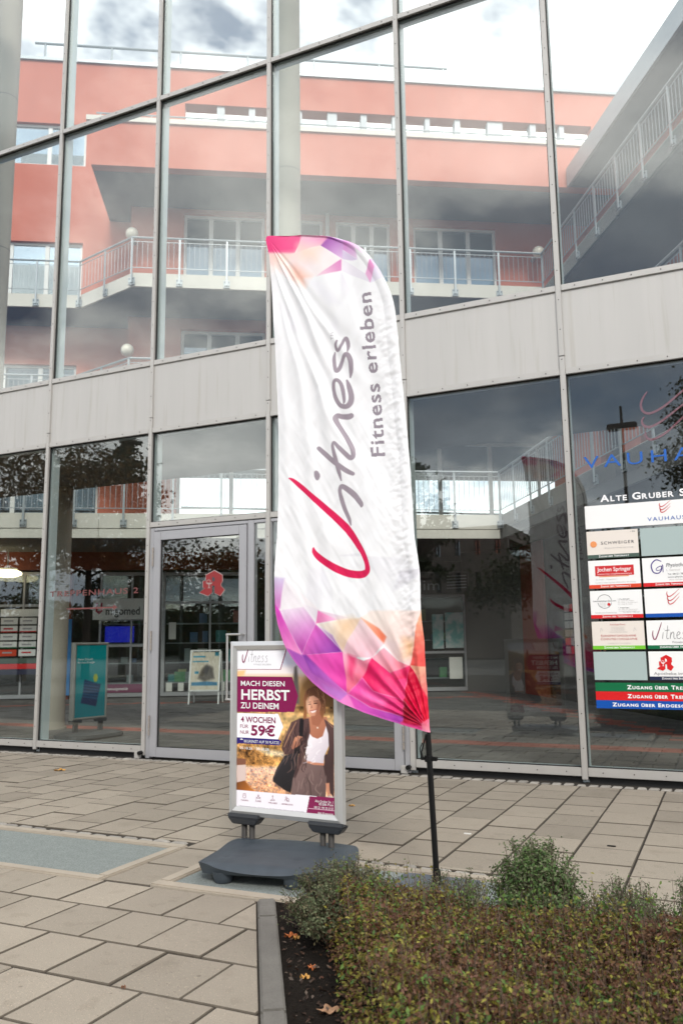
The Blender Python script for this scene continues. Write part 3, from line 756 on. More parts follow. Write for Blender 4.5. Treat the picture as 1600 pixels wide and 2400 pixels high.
# white notices on the pharmacy panes
for q in ((390, 1600, 404, 1620), (418, 1600, 431, 1619), (397, 1459, 413, 1498), (519, 1598, 527, 1618)): vrect(*q, VG, .004, mat('white_paper', (.62, .62, .58), .7), 'notice', rec=-.085)
for q in ((1010, 1440, 1038, 1520), (1040, 1436, 1085, 1518)): vrect(*q, VG, .004, mat('teal_poster', (.16, .40, .38), .6, col2=(.5, .55, .55), nscale=5), 'notice', rec=-.085)
vrect(1050, 1540, 1082, 1590, VG, .004, MATS['white_paper'], 'notice', rec=-.085)
# shop signs
sg1 = vrect(222, 1404, 338, 1452, VG, .03, mat('white_sign_face', (.62, .62, .60), .5), 'shop_sign', rec=-.14)
tx = MB(); a = on_v((248, 1441), VG-.175); b = on_v((328, 1441), VG-.175)
text_mb(tx, uv(a[0], VG-.175, a[2]), E1, (0, 0, 1), 'migomed', b[0]-a[0], .20, bold=.015); tx.build('lettering', BLACKS, sg1)
tx = MB(); a = on_v((222, 1452), VG-.175)
for q, c in (([(0, .05), (.05, .0), (.10, .05), (.10, .2), (.07, .2), (.07, .06), (.03, .06), (.03, .2), (0, .2)], 0),):
    tx.add([uv(a[0]+.02+1.6*p[0], VG-.176, a[2]+.12+1.4*p[1]) for p in q], [tuple(range(len(q)))])
tx.build('emblem', mat('wine_red_print', (.33, .02, .05), .5), sg1)
st = vrect(236, 1604, 338, 1622, VG, .006, mat('purple_window_strip', (.16, .03, .08), .5), 'window_strip', rec=-.09)
tx = MB(); a = on_v((250, 1618), VG-.099); b = on_v((300, 1618), VG-.099); text_mb(tx, uv(a[0], VG-.099, a[2]), E1, (0, 0, 1), 'www.migomed.de', b[0]-a[0], .07, bold=.01); tx.build('lettering', WHITEP, st)
vrect(243, 1468, 310, 1505, VG, .05, mat('blue_screen', (.01, .01, .06), .2, emit=((.02, .03, .8), .35)), 'screen', rec=.3)
vrect(160, 1452, 169, 1628, VG, .05, mat('blue_strip', (.02, .16, .40), .5), 'blue_edge_board', rec=-.26)
vrect(131, 1606, 139, 1614, VG, .02, WHITEP, 'wall_socket', rec=-.26)
# band with the raised words over the pharmacy
bd_ = vrect(700, 1342, 1270, 1392, VG, .05, mat('dark_band', (.10, .10, .10), .5), 'shop_sign', rec=-.10)
LET = mat('grey_steel_letters', (.42, .43, .45), .35, .3)
for w, xa, xb in (('im', 992, 1030), ('Vauhaus', 1116, 1260)):
    tx = MB(); a = on_v((xa, 1383), VG-.17); b = on_v((xb, 1383), VG-.17); text_mb(tx, uv(a[0], VG-.165, a[2]), E1, (0, 0, 1), w, b[0]-a[0], .27, bold=.0); tx.build('lettering', LET, bd_)
for k in range(5):
    a = on_v((1046, 1380-7*k), VG-.165); b = on_v((1092, 1380-6*k), VG-.165); tx = MB(); tx.add([uv(a[0], VG-.165, a[2]), uv(b[0], VG-.165, a[2]+.02), uv(b[0], VG-.165, a[2]+.05), uv(a[0], VG-.165, a[2]+.025)], [(0, 1, 2, 3)]); tx.build('emblem_bar', LET, bd_)
# right wing ground floor
m = MB(); m.prism([uv(5.4, 21.0, 0), uv(6.55, 19.75, 0), uv(6.8, 19.9, 0), uv(5.6, 21.25, 0)], (0, 0, 3.52)); m.build('wall', mat('dark_wall', (.10, .095, .09), .6), bld)
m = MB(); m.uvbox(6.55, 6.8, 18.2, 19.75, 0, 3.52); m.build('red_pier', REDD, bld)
m = MB(); m.uvbox(6.6, 6.75, 6, 18.2, 0, 3.52); m.build('shop_front', mat('dark_shop_glass', (.02, .02, .02), .08), bld)

def globe_at(px, v, r=.155):
    u_, v_, z = on_v(px, v); t = thing('globe_lamp', LAB.pop(0), 'wall lamp', uv(u_, v+.15, z), 'globe lamps on the red gallery walls')
    m = MB(); m.ball(uv(u_, v, z), r); m.build('globe', mat('opal_glass', (.75, .70, .60), .3), t, smooth=True)
    m = MB(); m.tube(uv(u_, v+.1, z), uv(u_, VW if u_ > -3 else VB, z), .045, n=10); m.build('bracket', STEEL, t, smooth=True)
LAB = ['round opal wall lamp over the sloping railing of the top gallery', 'round opal wall lamp below the top gallery soffit, just above the cream panels', 'round opal wall lamp at the far right corner of the top gallery']
for q in ((310, 548), (299, 821), (1261, 591)): globe_at(q, 19.3)

# concrete columns inside the glass
def column(P, r, z1, label, z0=0):
    t = thing('concrete_column', label, 'column', (P[0], P[1], 0), 'round concrete columns inside the glass wall')
    m = MB(); m.tube((P[0], P[1], z0), (P[0], P[1], z1), r, n=28); m.build('shaft', CONC, t, smooth=True)
    for z in np.arange(z0+2.2, z1, 2.6):
        q = MB(); q.tube((P[0], P[1], z), (P[0], P[1], z+.012), r+.002, n=28, cap=False); q.build('shutter_joint', mat('joint_grey', (.20, .18, .16), .9), t, smooth=True)
    m = MB(); m.tube((P[0], P[1], 0), (P[0], P[1], .03), r+.03, n=28); m.build('foot_ring', CONC, t, smooth=True)
column((-9.59, 10.05), .205, 3.76, 'round concrete column under the walkway, left of the entrance door')
column((-4.865, 8.98), .175, 14.5, 'tall round concrete column rising behind the flag top')
column((-9.99, 8.9), .19, 14.5, 'tall weathered concrete column cut by the left picture edge')

# ================================================================== raster tool for flat prints
def in_poly(P, poly):
    x, y = P[:, 0], P[:, 1]; c = np.zeros(len(P), bool); n = len(poly); j = n-1
    for i in range(n):
        xi, yi = poly[i]; xj, yj = poly[j]
        if yi != yj: c ^= ((yi > y) != (yj > y)) & (x < (xj-xi)*(y-yi)/(yj-yi)+xi)
        j = i
    return c
def seg_dist(P, poly):
    best = np.full(len(P), 1e9); n = len(poly)
    for i in range(n):
        a = np.array(poly[i], float); b = np.array(poly[(i+1) % n], float); d = b-a; t = np.clip(((P-a)@d)/max(d@d, 1e-9), 0, 1)
        best = np.minimum(best, np.hypot(*(P-a-t[:, None]*d).T))
    return best
class Print:
    """colour per mesh point; P are the points in drawing coordinates, colours sRGB 0-255"""
    def __init__(s, P, base): s.P = np.asarray(P, float); s.C = np.tile(np.array(base, float), (len(P), 1))
    def near(s, poly, pad=0):
        q = np.array(poly, float); lo = q.min(0)-pad; hi = q.max(0)+pad
        return np.where(((s.P >= lo) & (s.P <= hi)).all(1))[0]
    def poly(s, pts, c, c2=None, ax=None, soft=0.0, alpha=1.0):
        I = s.near(pts, soft*2)
        if not len(I): return s
        P = s.P[I]; ins = in_poly(P, pts)
        if soft:
            d = seg_dist(P, pts); a = np.clip(.5+np.where(ins, d, -d)/(2*soft), 0, 1)
        else: a = ins.astype(float)
        col = np.tile(np.array(c, float), (len(I), 1))
        if c2 is not None:
            p0, p1 = np.array(ax[0], float), np.array(ax[1], float); d = p1-p0
            t = np.clip(((P-p0)@d)/(d@d), 0, 1)[:, None]; col = col*(1-t)+np.array(c2, float)*t
        a = (a*alpha)[:, None]; s.C[I] = s.C[I]*(1-a)+col*a; return s
    def stroke(s, pts, c, soft=.8, c2=None):
        Q = smooth_path(pts, 8); I = s.near(Q[:, :2], Q[:, 2].max())
        if not len(I): return s
        P = s.P[I]; best = np.full(len(I), -1e9)
        for a, b in zip(Q[:-1], Q[1:]):
            d = b[:2]-a[:2]; t = np.clip(((P-a[:2])@d)/max(d@d, 1e-9), 0, 1)
            best = np.maximum(best, (a[2]+(b[2]-a[2])*t)/2-np.hypot(*(P-a[:2]-t[:, None]*d).T))
        a = np.clip(.5+best/(2*soft), 0, 1)[:, None]; s.C[I] = s.C[I]*(1-a)+np.array(c, float)*a; return s
    def text(s, txt, p0, p1, cap, c, **k):
        """line of text from p0 to p1 (baseline) with capital height cap; drawing y points down"""
        p0 = np.array(p0, float); d = np.array(p1, float)-p0; L = np.hypot(*d); X = d/L; Y = np.array([X[1], -X[0]])
        v, t = text_fit(txt, L, cap, **k); q = p0+v[:, :1]*X+v[:, 1:]*Y
        for f in t: s.poly([tuple(q[i]) for i in f], c)
        return s
    def blur_noise(s, amp, scale, seed, mask=None):
        rg = np.random.default_rng(seed); lo = s.P.min(0); n = 64
        G = np.repeat(rg.normal(size=(n, n, 1)), 3, 2)
        q = (s.P-lo)/scale; i = np.floor(q).astype(int) % (n-1); f = (q-np.floor(q)); f = f*f*(3-2*f); fx, fy = f[:, :1], f[:, 1:]
        v = (G[i[:, 0], i[:, 1]]*(1-fx)+G[i[:, 0]+1, i[:, 1]]*fx)*(1-fy)+(G[i[:, 0], i[:, 1]+1]*(1-fx)+G[i[:, 0]+1, i[:, 1]+1]*fx)*fy
        v = v*np.array(amp); s.C += v if mask is None else v*mask[:, None]; return s
    def linear(s, gain=1.0): return lin(np.clip(s.C, 0, 255))*gain
def print_mesh(name, V, F, col, m, parent, smooth=False):
    """V in place coordinates, quads F, linear colour per point"""
    o0 = ORG[parent.name]; me = bpy.data.meshes.new(name); V = np.asarray(V, np.float32)-o0.astype(np.float32); F = np.asarray(F, np.int32)
    me.vertices.add(len(V)); me.vertices.foreach_set('co', V.ravel()); n = F.shape[1]
    me.loops.add(F.size); me.loops.foreach_set('vertex_index', F.ravel()); me.polygons.add(len(F))
    me.polygons.foreach_set('loop_start', np.arange(len(F), dtype=np.int32)*n); me.polygons.foreach_set('loop_total', np.full(len(F), n, np.int32))
    if smooth: me.polygons.foreach_set('use_smooth', np.ones(len(F), bool))
    at = me.color_attributes.new('print', 'FLOAT_COLOR', 'POINT'); at.data.foreach_set('color', np.concatenate([col, np.ones((len(V), 1))], 1).astype(np.float32).ravel())
    me.update(calc_edges=True); me.materials.append(m); o = link(name, me, parent); ORG[o.name] = o0; return o
def grid_faces(nr, nc):
    i = np.arange(nr*nc).reshape(nr, nc); return np.stack([i[:-1, :-1], i[1:, :-1], i[1:, 1:], i[:-1, 1:]], -1).reshape(-1, 4)

# the club's handwritten word, drawn once in its own frame (x to the right, y up, capital about 1 high)
V_STROKE = [(.0, .62, .03), (-.03, .52, .07), (-.05, .30, .09), (.0, .04, .10), (.09, .0, .10), (.18, .10, .10), (.36, .55, .09), (.52, .98, .07), (.60, 1.2, .02)]
W_STROKES = [[(.66, .48, .04), (.62, .30, .05), (.58, .03, .05)], [(.72, .70, .07), (.735, .72, .07)],
             [(.98, .95, .04), (.92, .55, .05), (.86, .12, .05), (.92, .02, .05), (1.0, .08, .03)], [(.76, .58, .04), (.92, .62, .05), (1.08, .63, .04)],
             [(1.16, .50, .04), (1.12, .28, .05), (1.08, .03, .05), (1.14, .30, .05), (1.26, .48, .05), (1.34, .42, .05), (1.32, .12, .05), (1.38, .02, .05), (1.46, .08, .03)],
             [(1.50, .24, .04), (1.68, .32, .05), (1.74, .44, .05), (1.64, .50, .05), (1.54, .34, .05), (1.54, .10, .05), (1.66, .02, .05), (1.80, .12, .03)],
             [(2.12, .46, .04), (2.0, .49, .05), (1.94, .38, .05), (2.06, .24, .05), (2.06, .08, .05), (1.94, .01, .05), (1.84, .06, .03)],
             [(2.50, .46, .04), (2.38, .49, .05), (2.32, .38, .05), (2.44, .24, .05), (2.44, .08, .05), (2.32, .01, .05), (2.22, .06, .03)]]

# ================================================================== POSTER STAND
PO_dir = np.array([math.cos(math.radians(-3.57)), math.sin(math.radians(-3.57)), 0]); PO_n = np.array([-PO_dir[1], PO_dir[0], 0])
SILV = mat('satin_silver_frame', (.55, .55, .54), .33, .55, var=.04, nscale=5)
BASEP = mat('grey_blue_plastic', (.042, .053, .064), .5, var=.28, nscale=14, bump=.25, bscale=200)
CLAMP = mat('dark_grey_plastic', (.028, .031, .036), .45)
SPRING = mat('spring_steel', (.055, .05, .045), .5, .1)
def stand_frame(t, O, X, N, w, h, zb, rail=.05, th=.036, m=None):
    """snap frame: four mitred rails standing on corner O, X along the width, N away from the front"""
    m = m or SILV
    X = np.asarray(X); N = np.asarray(N); Z = np.array([0, 0, 1.0]); O = np.asarray(O)+Z*zb
    r = rail
    quads = {'bottom': [(0, 0), (w, 0), (w-r, r), (r, r)], 'right': [(w, 0), (w, h), (w-r, h-r), (w-r, r)], 'top': [(w, h), (0, h), (r, h-r), (w-r, h-r)], 'left': [(0, h), (0, 0), (r, r), (r, h-r)]}
    for k, q in quads.items():
        c = np.mean(q, 0); pts = [O+X*(c[0]+(a-c[0])*.998)+Z*(c[1]+(b-c[1])*.998) for a, b in q]
        # outer edge slopes forward to the middle of the rail: low bulge
        o1, o2, i2, i1 = pts; mid1 = (o1+i1)/2; mid2 = (o2+i2)/2
        b_ = MB(); F1 = -N*.0; F2 = -N*.010
        vs = [o1+F1, o2+F1, mid2+F2, mid1+F2, i2-N*.003, i1-N*.003]+[p+N*th for p in (o1, o2, i2, i1)]
        b_.add(vs, [(0, 1, 2, 3), (3, 2, 4, 5), (6, 9, 8, 7), (0, 6, 7, 1), (5, 4, 8, 9), (1, 7, 8, 4, 2), (0, 3, 5, 9, 6)])
        b_.build('frame_rail', m, t)
    b_ = MB(); b_.obox(O+X*r*.8+Z*r*.8+N*.008, X*(w-1.6*r), N*(th-.016), Z*(h-1.6*r)); b_.build('backing_board', mat('grey_backing', (.2, .2, .2), .6), t)
ST = on_z((537.3, 1907.5), .25)
PW, PH, PZ = .77, 1.016, .25
stand = thing('poster_stand', 'silver framed poster stand on springs with fitness offer poster and grey plastic base', 'poster stand', ST*[1, 1, 0]+PO_dir*.38)
stand_frame(stand, ST*[1, 1, 0], PO_dir, PO_n, PW, PH, PZ)
# poster face: drawn in the coordinates of a front view, y down
def b2p(x, y):    # drawing pixel -> (a, z) on the poster plane
    d = ray((440+x/3.267, 1460+y/3.267)); P = EYEP+d*(((ST-EYEP)@PO_n)/(d@PO_n)); q = P-ST
    return q@PO_dir, P[2]
NA, NZ = 210, 300
a_ = np.linspace(.043, PW-.043, NA); z_ = np.linspace(PZ+PH-.043, PZ+.043, NZ)
AA, ZZ = np.meshgrid(a_, z_)
PP = ST[None, :]*[1, 1, 0]+AA.ravel()[:, None]*PO_dir+ZZ.ravel()[:, None]*np.array([0, 0, 1.0])
vv = PP-EYEP; dz_ = vv@_F
DX = (800+FPX*(vv@_R)/dz_-440)*3.267; DY = (1200-FPX*(vv@_U)/dz_-1460)*3.267
def draw_poster(P):
    p = Print(P, (205, 208, 222)); x, y = P[:, 0], P[:, 1]
    def band(y0, y1, c, c2, soft=20, x0=360, x1=1140, ax=None): p.poly([(x0, y0), (x1, y0), (x1, y1), (x0, y1)], c, c2, ax or ((0, y0), (0, y1)), soft=soft)
    band(330, 420, (236, 226, 226), (240, 232, 228)); band(400, 760, (222, 190, 150), (196, 150, 90))
    p.poly([(860, 470), (905, 420), (980, 380), (1140, 340), (1140, 900), (840, 760), (830, 560)], (150, 112, 70), (112, 84, 50), ((860, 400), (1100, 700)), soft=25)
    p.poly([(800, 480), (815, 340), (830, 330), (850, 500), (850, 620), (790, 620)], (92, 88, 82), soft=10)
    p.poly([(360, 370), (440, 360), (430, 400), (360, 430)], (240, 195, 140), soft=9)
    band(700, 900, (214, 178, 122), (184, 142, 88), 22); band(880, 1110, (168, 128, 76), (156, 118, 70), 25)
    p.poly([(380, 960), (480, 940), (640, 1040), (740, 1060), (700, 1110), (520, 1110), (380, 1080)], (140, 96, 52), (196, 142, 78), ((400, 1000), (700, 1080)), soft=14)
    p.poly([(500, 950), (740, 990), (760, 1030), (600, 1010)], (226, 200, 160), soft=12)
    band(1105, 1330, (222, 182, 160), (205, 150, 112), 20)
    m = ((y > 640) & (y < 1330)).astype(float); p.blur_noise((26, 20, 14), 46, 3, m); p.blur_noise((30, 22, 12), 17, 5, m*.8); p.blur_noise((34, 22, 10), 8, 9, (y > 900)*(y < 1330)*.8)
    rg = np.random.default_rng(4)
    for k in range(120):
        cx, cy = rg.uniform(390, 800), rg.uniform(1110, 1310); r = rg.uniform(3, 8); p.poly([(cx-r, cy), (cx, cy-r*.6), (cx+r, cy), (cx, cy+r*.6)], (200, 90, 40) if k % 3 else (236, 170, 90), soft=1.5, alpha=.75)
    p.poly([(360, 1180), (420, 1190), (470, 1250), (520, 1300), (360, 1290)], (104, 58, 24), (200, 120, 50), ((370, 1200), (500, 1290)), soft=8)
    p.poly([(372, 1035), (442, 1042), (442, 1085), (372, 1090)], (128, 84, 66), soft=3); p.poly([(372, 1090), (442, 1086), (442, 1205), (372, 1222)], (212, 190, 182), soft=3)
    # woman walking, seen to the thighs
    JK, JK2 = (92, 68, 66), (66, 48, 48)
    p.poly([(1040, 1010), (1115, 1000), (1115, 1340), (1085, 1300), (1050, 1200)], JK2, soft=3)
    p.poly([(862, 1060), (950, 1076), (1045, 1082), (1060, 1180), (1052, 1340), (950, 1335), (790, 1318), (788, 1180), (830, 1120)], (128, 104, 100), (96, 76, 74), ((820, 1100), (1050, 1300)), soft=3)
    p.poly([(905, 1180), (935, 1210), (950, 1340), (935, 1335), (925, 1230)], (84, 66, 64), soft=4)
    p.poly([(880, 1040), (1040, 1050), (1040, 1092), (960, 1088), (878, 1062)], (196, 132, 104), soft=2)
    p.poly([(905, 720), (1060, 720), (1085, 800), (1070, 900), (920, 900), (910, 800)], (190, 128, 100), (168, 106, 82), ((920, 740), (1050, 880)), soft=4)
    p.poly([(926, 842), (950, 872), (990, 888), (1030, 868), (1055, 790), (1082, 850), (1082, 930), (1042, 1020), (1036, 1075), (955, 1068), (886, 1048), (905, 960)], (240, 232, 236), (206, 196, 204), ((930, 900), (1070, 1000)), soft=2.5)
    p.poly([(790, 760), (860, 728), (925, 732), (935, 830), (905, 960), (868, 1080), (820, 1192), (806, 1180), (850, 1000), (740, 1010), (716, 960), (740, 880)], JK, (72, 52, 52), ((760, 800), (880, 1100)), soft=3)
    p.poly([(1040, 735), (1075, 760), (1118, 790), (1118, 1020), (1050, 1180), (1036, 1100), (1078, 960), (1072, 850)], JK, JK2, ((1060, 800), (1110, 1100)), soft=3)
    p.poly([(855, 735), (886, 735), (880, 870), (855, 1000), (800, 1010), (845, 880)], (34, 31, 34), soft=2)
    p.poly([(740, 1015), (800, 1000), (846, 1000), (826, 1110), (800, 1200), (786, 1302), (740, 1282), (650, 1215), (648, 1190), (680, 1110)], (44, 42, 46), (28, 26, 30), ((680, 1100), (800, 1250)), soft=3)
    p.poly([(788, 950), (815, 880), (840, 864), (880, 872), (874, 900), (850, 940), (800, 970)], (208, 146, 116), (170, 108, 84), ((820, 870), (840, 950)), soft=2.5)
    for yy_ in (884, 898, 912): p.poly([(838, yy_), (878, yy_-4), (878, yy_-2), (838, yy_+3)], (150, 92, 72), soft=1.5, alpha=.7)
    p.poly([(935, 690), (1020, 670), (1030, 735), (1000, 790), (950, 780)], (164, 104, 80), soft=4)
    p.poly([(880, 580), (905, 520), (950, 488), (1000, 480), (1046, 512), (1056, 580), (1050, 660), (1030, 740), (1010, 700), (1000, 600), (930, 570), (912, 640), (905, 730), (880, 740), (886, 660)], (104, 68, 50), (150, 98, 62), ((1000, 500), (890, 720)), soft=5)
    p.poly([(905, 600), (925, 565), (960, 556), (1000, 580), (1018, 630), (1004, 680), (972, 712), (940, 715), (915, 690), (903, 645)], (232, 176, 146), (196, 134, 106), ((910, 620), (1010, 660)), soft=4)
    for q in ([(916, 622), (938, 618), (938, 626), (916, 629)], [(962, 612), (990, 610), (990, 619), (962, 621)]): p.poly(q, (70, 44, 38), soft=2.5)
    p.poly([(912, 608), (940, 603), (940, 607), (912, 612)], (96, 62, 46), soft=2); p.poly([(960, 598), (994, 594), (994, 600), (960, 602)], (96, 62, 46), soft=2)
    p.poly([(944, 625), (952, 648), (938, 656), (940, 640)], (170, 112, 88), soft=3)
    p.poly([(930, 676), (955, 672), (985, 662), (975, 682), (950, 690)], (240, 226, 220), soft=2); p.poly([(928, 672), (955, 668), (988, 658), (985, 664), (955, 674), (930, 678)], (172, 84, 76), soft=2)
    p.poly([(1052, 1230), (1080, 1225), (1085, 1300), (1068, 1335)], (196, 134, 106), soft=3)
    rg = np.random.default_rng(12)
    for k in range(70):      # loose strands
        x0 = rg.uniform(900, 1035); y0 = rg.uniform(495, 560); sd = -1 if x0 < 960 else 1; L_ = rg.uniform(60, 190)
        if 900 < x0 < 1018 and y0 > 512: continue
        xe = x0+sd*rg.uniform(5, 30); p.stroke([(x0, y0, 1.5), ((x0+xe)/2+sd*10, y0+L_*.5, 3), (xe, y0+L_, 1)], [(150, 104, 70), (70, 44, 34), (196, 150, 106), (120, 80, 56)][k % 4], 1.5)
    for k in range(46):      # folds of the jacket and leggings
        x0 = rg.uniform(745, 920); y0 = rg.uniform(770, 1080)
        if x0 > 1700-y0*.75: continue
        p.stroke([(x0, y0, 2), (x0+rg.uniform(-26, 12), y0+rg.uniform(30, 60), 6), (x0+rg.uniform(-36, 10), y0+rg.uniform(70, 110), 2)], (120, 92, 86) if k % 2 else (54, 40, 42), 4)
    for k in range(16): y0 = rg.uniform(1110, 1300); x0 = rg.uniform(810, 1030); p.stroke([(x0, y0, 2), (x0+rg.uniform(-20, 20), y0+40, 5), (x0+rg.uniform(-25, 25), y0+80, 2)], (146, 122, 116) if k % 2 else (92, 74, 72), 5)
    for k in range(12): y0 = rg.uniform(880, 1040); x0 = rg.uniform(920, 1050); p.stroke([(x0, y0, 2), (x0+rg.uniform(-30, 10), y0+25, 4), (x0+rg.uniform(-50, 0), y0+35, 1)], (216, 206, 214) if k % 2 else (250, 244, 246), 5)
    p.poly([(905, 600), (920, 570), (930, 640), (925, 690), (912, 680)], (236, 190, 160), soft=8, alpha=.7); p.poly([(990, 600), (1015, 620), (1000, 690), (975, 706)], (140, 86, 66), soft=9, alpha=.7)
    p.stroke([(826, 760, 3), (780, 850, 5), (735, 950, 3)], (214, 160, 120), 3); p.stroke([(1072, 765, 2), (1108, 800, 4)], (196, 140, 110), 3); p.stroke([(660, 1180, 2), (720, 1070, 4), (790, 1010, 2)], (92, 84, 84), 3)
    p.poly([(985, 798), (996, 798), (996, 808), (985, 808)], (238, 226, 210), soft=2)
    # printed panels
    BUR, NAV = (128, 28, 78), (48, 36, 112)
    p.poly([(360, 170), (752, 170), (752, 205), (705, 356), (360, 352)], (238, 238, 242)); 
    for q in ([(360, 352), (705, 354), (705, 360), (360, 357)], [(748, 203), (756, 203), (709, 360), (702, 357)]): p.poly(q, BUR)
    p.poly([(360, 408), (795, 412), (842, 560), (812, 684), (360, 682)], BUR)
    p.poly([(360, 688), (690, 698), (728, 796), (690, 890), (360, 876)], (242, 240, 244)); p.poly([(360, 874), (690, 892), (715, 906), (700, 938), (360, 922)], NAV)
    p.poly([(360, 1278), (1140, 1342), (1140, 1500), (360, 1420)], (236, 232, 238)); p.poly([(930, 1326), (1140, 1342), (1140, 1500), (904, 1462)], BUR)
    p.poly([(918, 1420), (1140, 1440), (1140, 1443), (918, 1423)], (220, 180, 200))
    return p
POSTM = print_mat('poster_film', .22, spec=.5)
pc = draw_poster(np.stack([DX, DY], 1)).linear(1.04)
front = print_mesh('poster', PP+PO_n*.004, grid_faces(NZ, NA), pc, POSTM, stand)
INK = {'w': mat('white_print', (.82, .82, .82), .3), 'b': mat('burgundy_print', (.22, .012, .075), .3), 'g': mat('grey_print', (.20, .19, .20), .4), 'lg': mat('light_grey_print', (.38, .37, .39), .4)}
def board_text(items):
    groups = {}
    for txt, x0, y0, x1, cap, ink, kw in items:
        a0, z0 = b2p(x0, y0); a1, _ = b2p(x1, y0); s = 1/3.267/FPX*4.62
        mb = MB(); groups.setdefault(ink, []).append(mb)
        text_mb(mb, ST*[1, 1, 0]+PO_dir*a0+np.array([0, 0, z0])+PO_n*.0025, PO_dir, (0, 0, 1), txt, a1-a0, cap*s, **kw)
    return groups
TXT = [('MACH DIESEN', 405, 480, 740, 42, 'w', dict(bold=.012)), ('HERBST', 408, 584, 778, 84, 'w', dict(bold=.024)), ('ZU DEINEM', 403, 652, 694, 50, 'w', dict(bold=.014)),
       ('4 WOCHEN', 405, 758, 670, 48, 'b', dict(bold=.018)), ('FÜR', 400, 803, 462, 30, 'b', dict()), ('NUR', 400, 848, 467, 30, 'b', dict()), ('59€', 482, 858, 666, 82, 'b', dict(bold=.03)),
       ('BEGRENZT AUF 50 PLÄTZE', 430, 914, 698, 22, 'w', dict(bold=.0)), ('05.10.26 - 30.10.26', 398, 965, 620, 21, 'w', dict(bold=.008)),
       ('TRAINING', 404, 1360, 462, 11, 'b', {}), ('KURSE', 518, 1368, 560, 11, 'b', {}), ('WELLNESS', 614, 1381, 682, 11, 'b', {}), ('BETREUUNG', 720, 1391, 802, 11, 'b', {}),
       ('Teilnahmebedingungen: Gewinnen nur für Neukunden, Zahlung nach individueller', 388, 1402, 892, 10, 'lg', {}), ('Prüfung durch Kunden. Die Rechte dieser Anzeige bleiben, Preise vorbehalten', 388, 1420, 802, 10, 'lg', {}),
       ('Alte Gruber Str. 1', 972, 1372, 1112, 19, 'w', {}), ('85586 Poin', 1002, 1396, 1112, 19, 'w', {}), ('08121 99 55 0 55', 966, 1420, 1112, 18, 'w', {}), ('Bild: KI-generier', 996, 1462, 1112, 15, 'w', {}),
       ('FITNESS ERLEBEN', 504, 324, 636, 13, 'lg', dict(spacing=1.15))]
GR = board_text(TXT)
def logo_board(x, y, w, ink_v, ink_w, groups):
    a0, z0 = b2p(x, y); a1, _ = b2p(x+w, y); k = (a1-a0)/2.5
    fn = lambda p, q: ST*[1, 1, 0]+PO_dir*(a0+k*p)+np.array([0, 0, z0+k*q*1.05])+PO_n*.0025
    stroke_mb(groups.setdefault(ink_v, []).append(MB()) or groups[ink_v][-1], V_STROKE, fn)
    for s in W_STROKES: stroke_mb(groups.setdefault(ink_w, []).append(MB()) or groups[ink_w][-1], [(p[0], p[1], p[2]*.75) for p in s], fn)
logo_board(420, 300, 190, 'b', 'lg', GR)
# little line icons over the service words
for x, y, kind in ((432, 1325, 0), (538, 1338, 1), (648, 1345, 2), (758, 1352, 3)):
    def fn(p, q, x=x, y=y): a, z = b2p(x+p, y-q); return ST*[1, 1, 0]+PO_dir*a+np.array([0, 0, z])+PO_n*.0025
    ring = lambda cx, cy, r: [(cx+r*math.cos(t), cy+r*math.sin(t), 2.2) for t in np.linspace(0, 2*math.pi, 9)]
    S = {0: [ring(0, -4, 12), [(-10, 8, 2), (-8, 18, 2), (8, 18, 2), (10, 8, 2)]], 1: [ring(0, 16, 5), [(-18, -14, 2), (0, 8, 2), (18, -14, 2)], [(-18, 4, 2), (0, -6, 2), (18, 4, 2)]],
         2: [ring(0, 18, 4), [(0, 12, 2), (-2, -4, 2), (-16, -14, 2), (16, -14, 2), (2, -4, 2)]], 3: [ring(-6, 14, 6), ring(6, -2, 9), [(-18, -12, 2), (-10, 4, 2), (0, -12, 2), (18, -14, 2)]]}[kind]
    for s in S: (GR['b'].append(MB()), stroke_mb(GR['b'][-1], s, fn))
a, z = b2p(410, 900)
for dx in (-.006, .0, .006):
    GR['w'].append(MB()); GR['w'][-1].ball(ST*[1, 1, 0]+PO_dir*(a+dx)+np.array([0, 0, z+.008-abs(dx)*.3])+PO_n*.0026, .0035, 6, 4); 
for k, L_ in GR.items():
    for b_ in L_: b_.build('lettering', INK[k], stand)
# same poster on the back
Rm = Matrix.Rotation(math.pi, 4, 'Z'); bc = ST*[1, 1, 0]+PO_dir*PW/2+PO_n*.018-ORG[stand.name]
for o in [c for c in stand.children if c.name.split('.')[0] in ('poster', 'lettering')]:
    c = o.copy(); COL.objects.link(c); c.parent = stand; c.matrix_local = Matrix.Translation(bc) @ Rm @ Matrix.Translation(-Vector(bc))
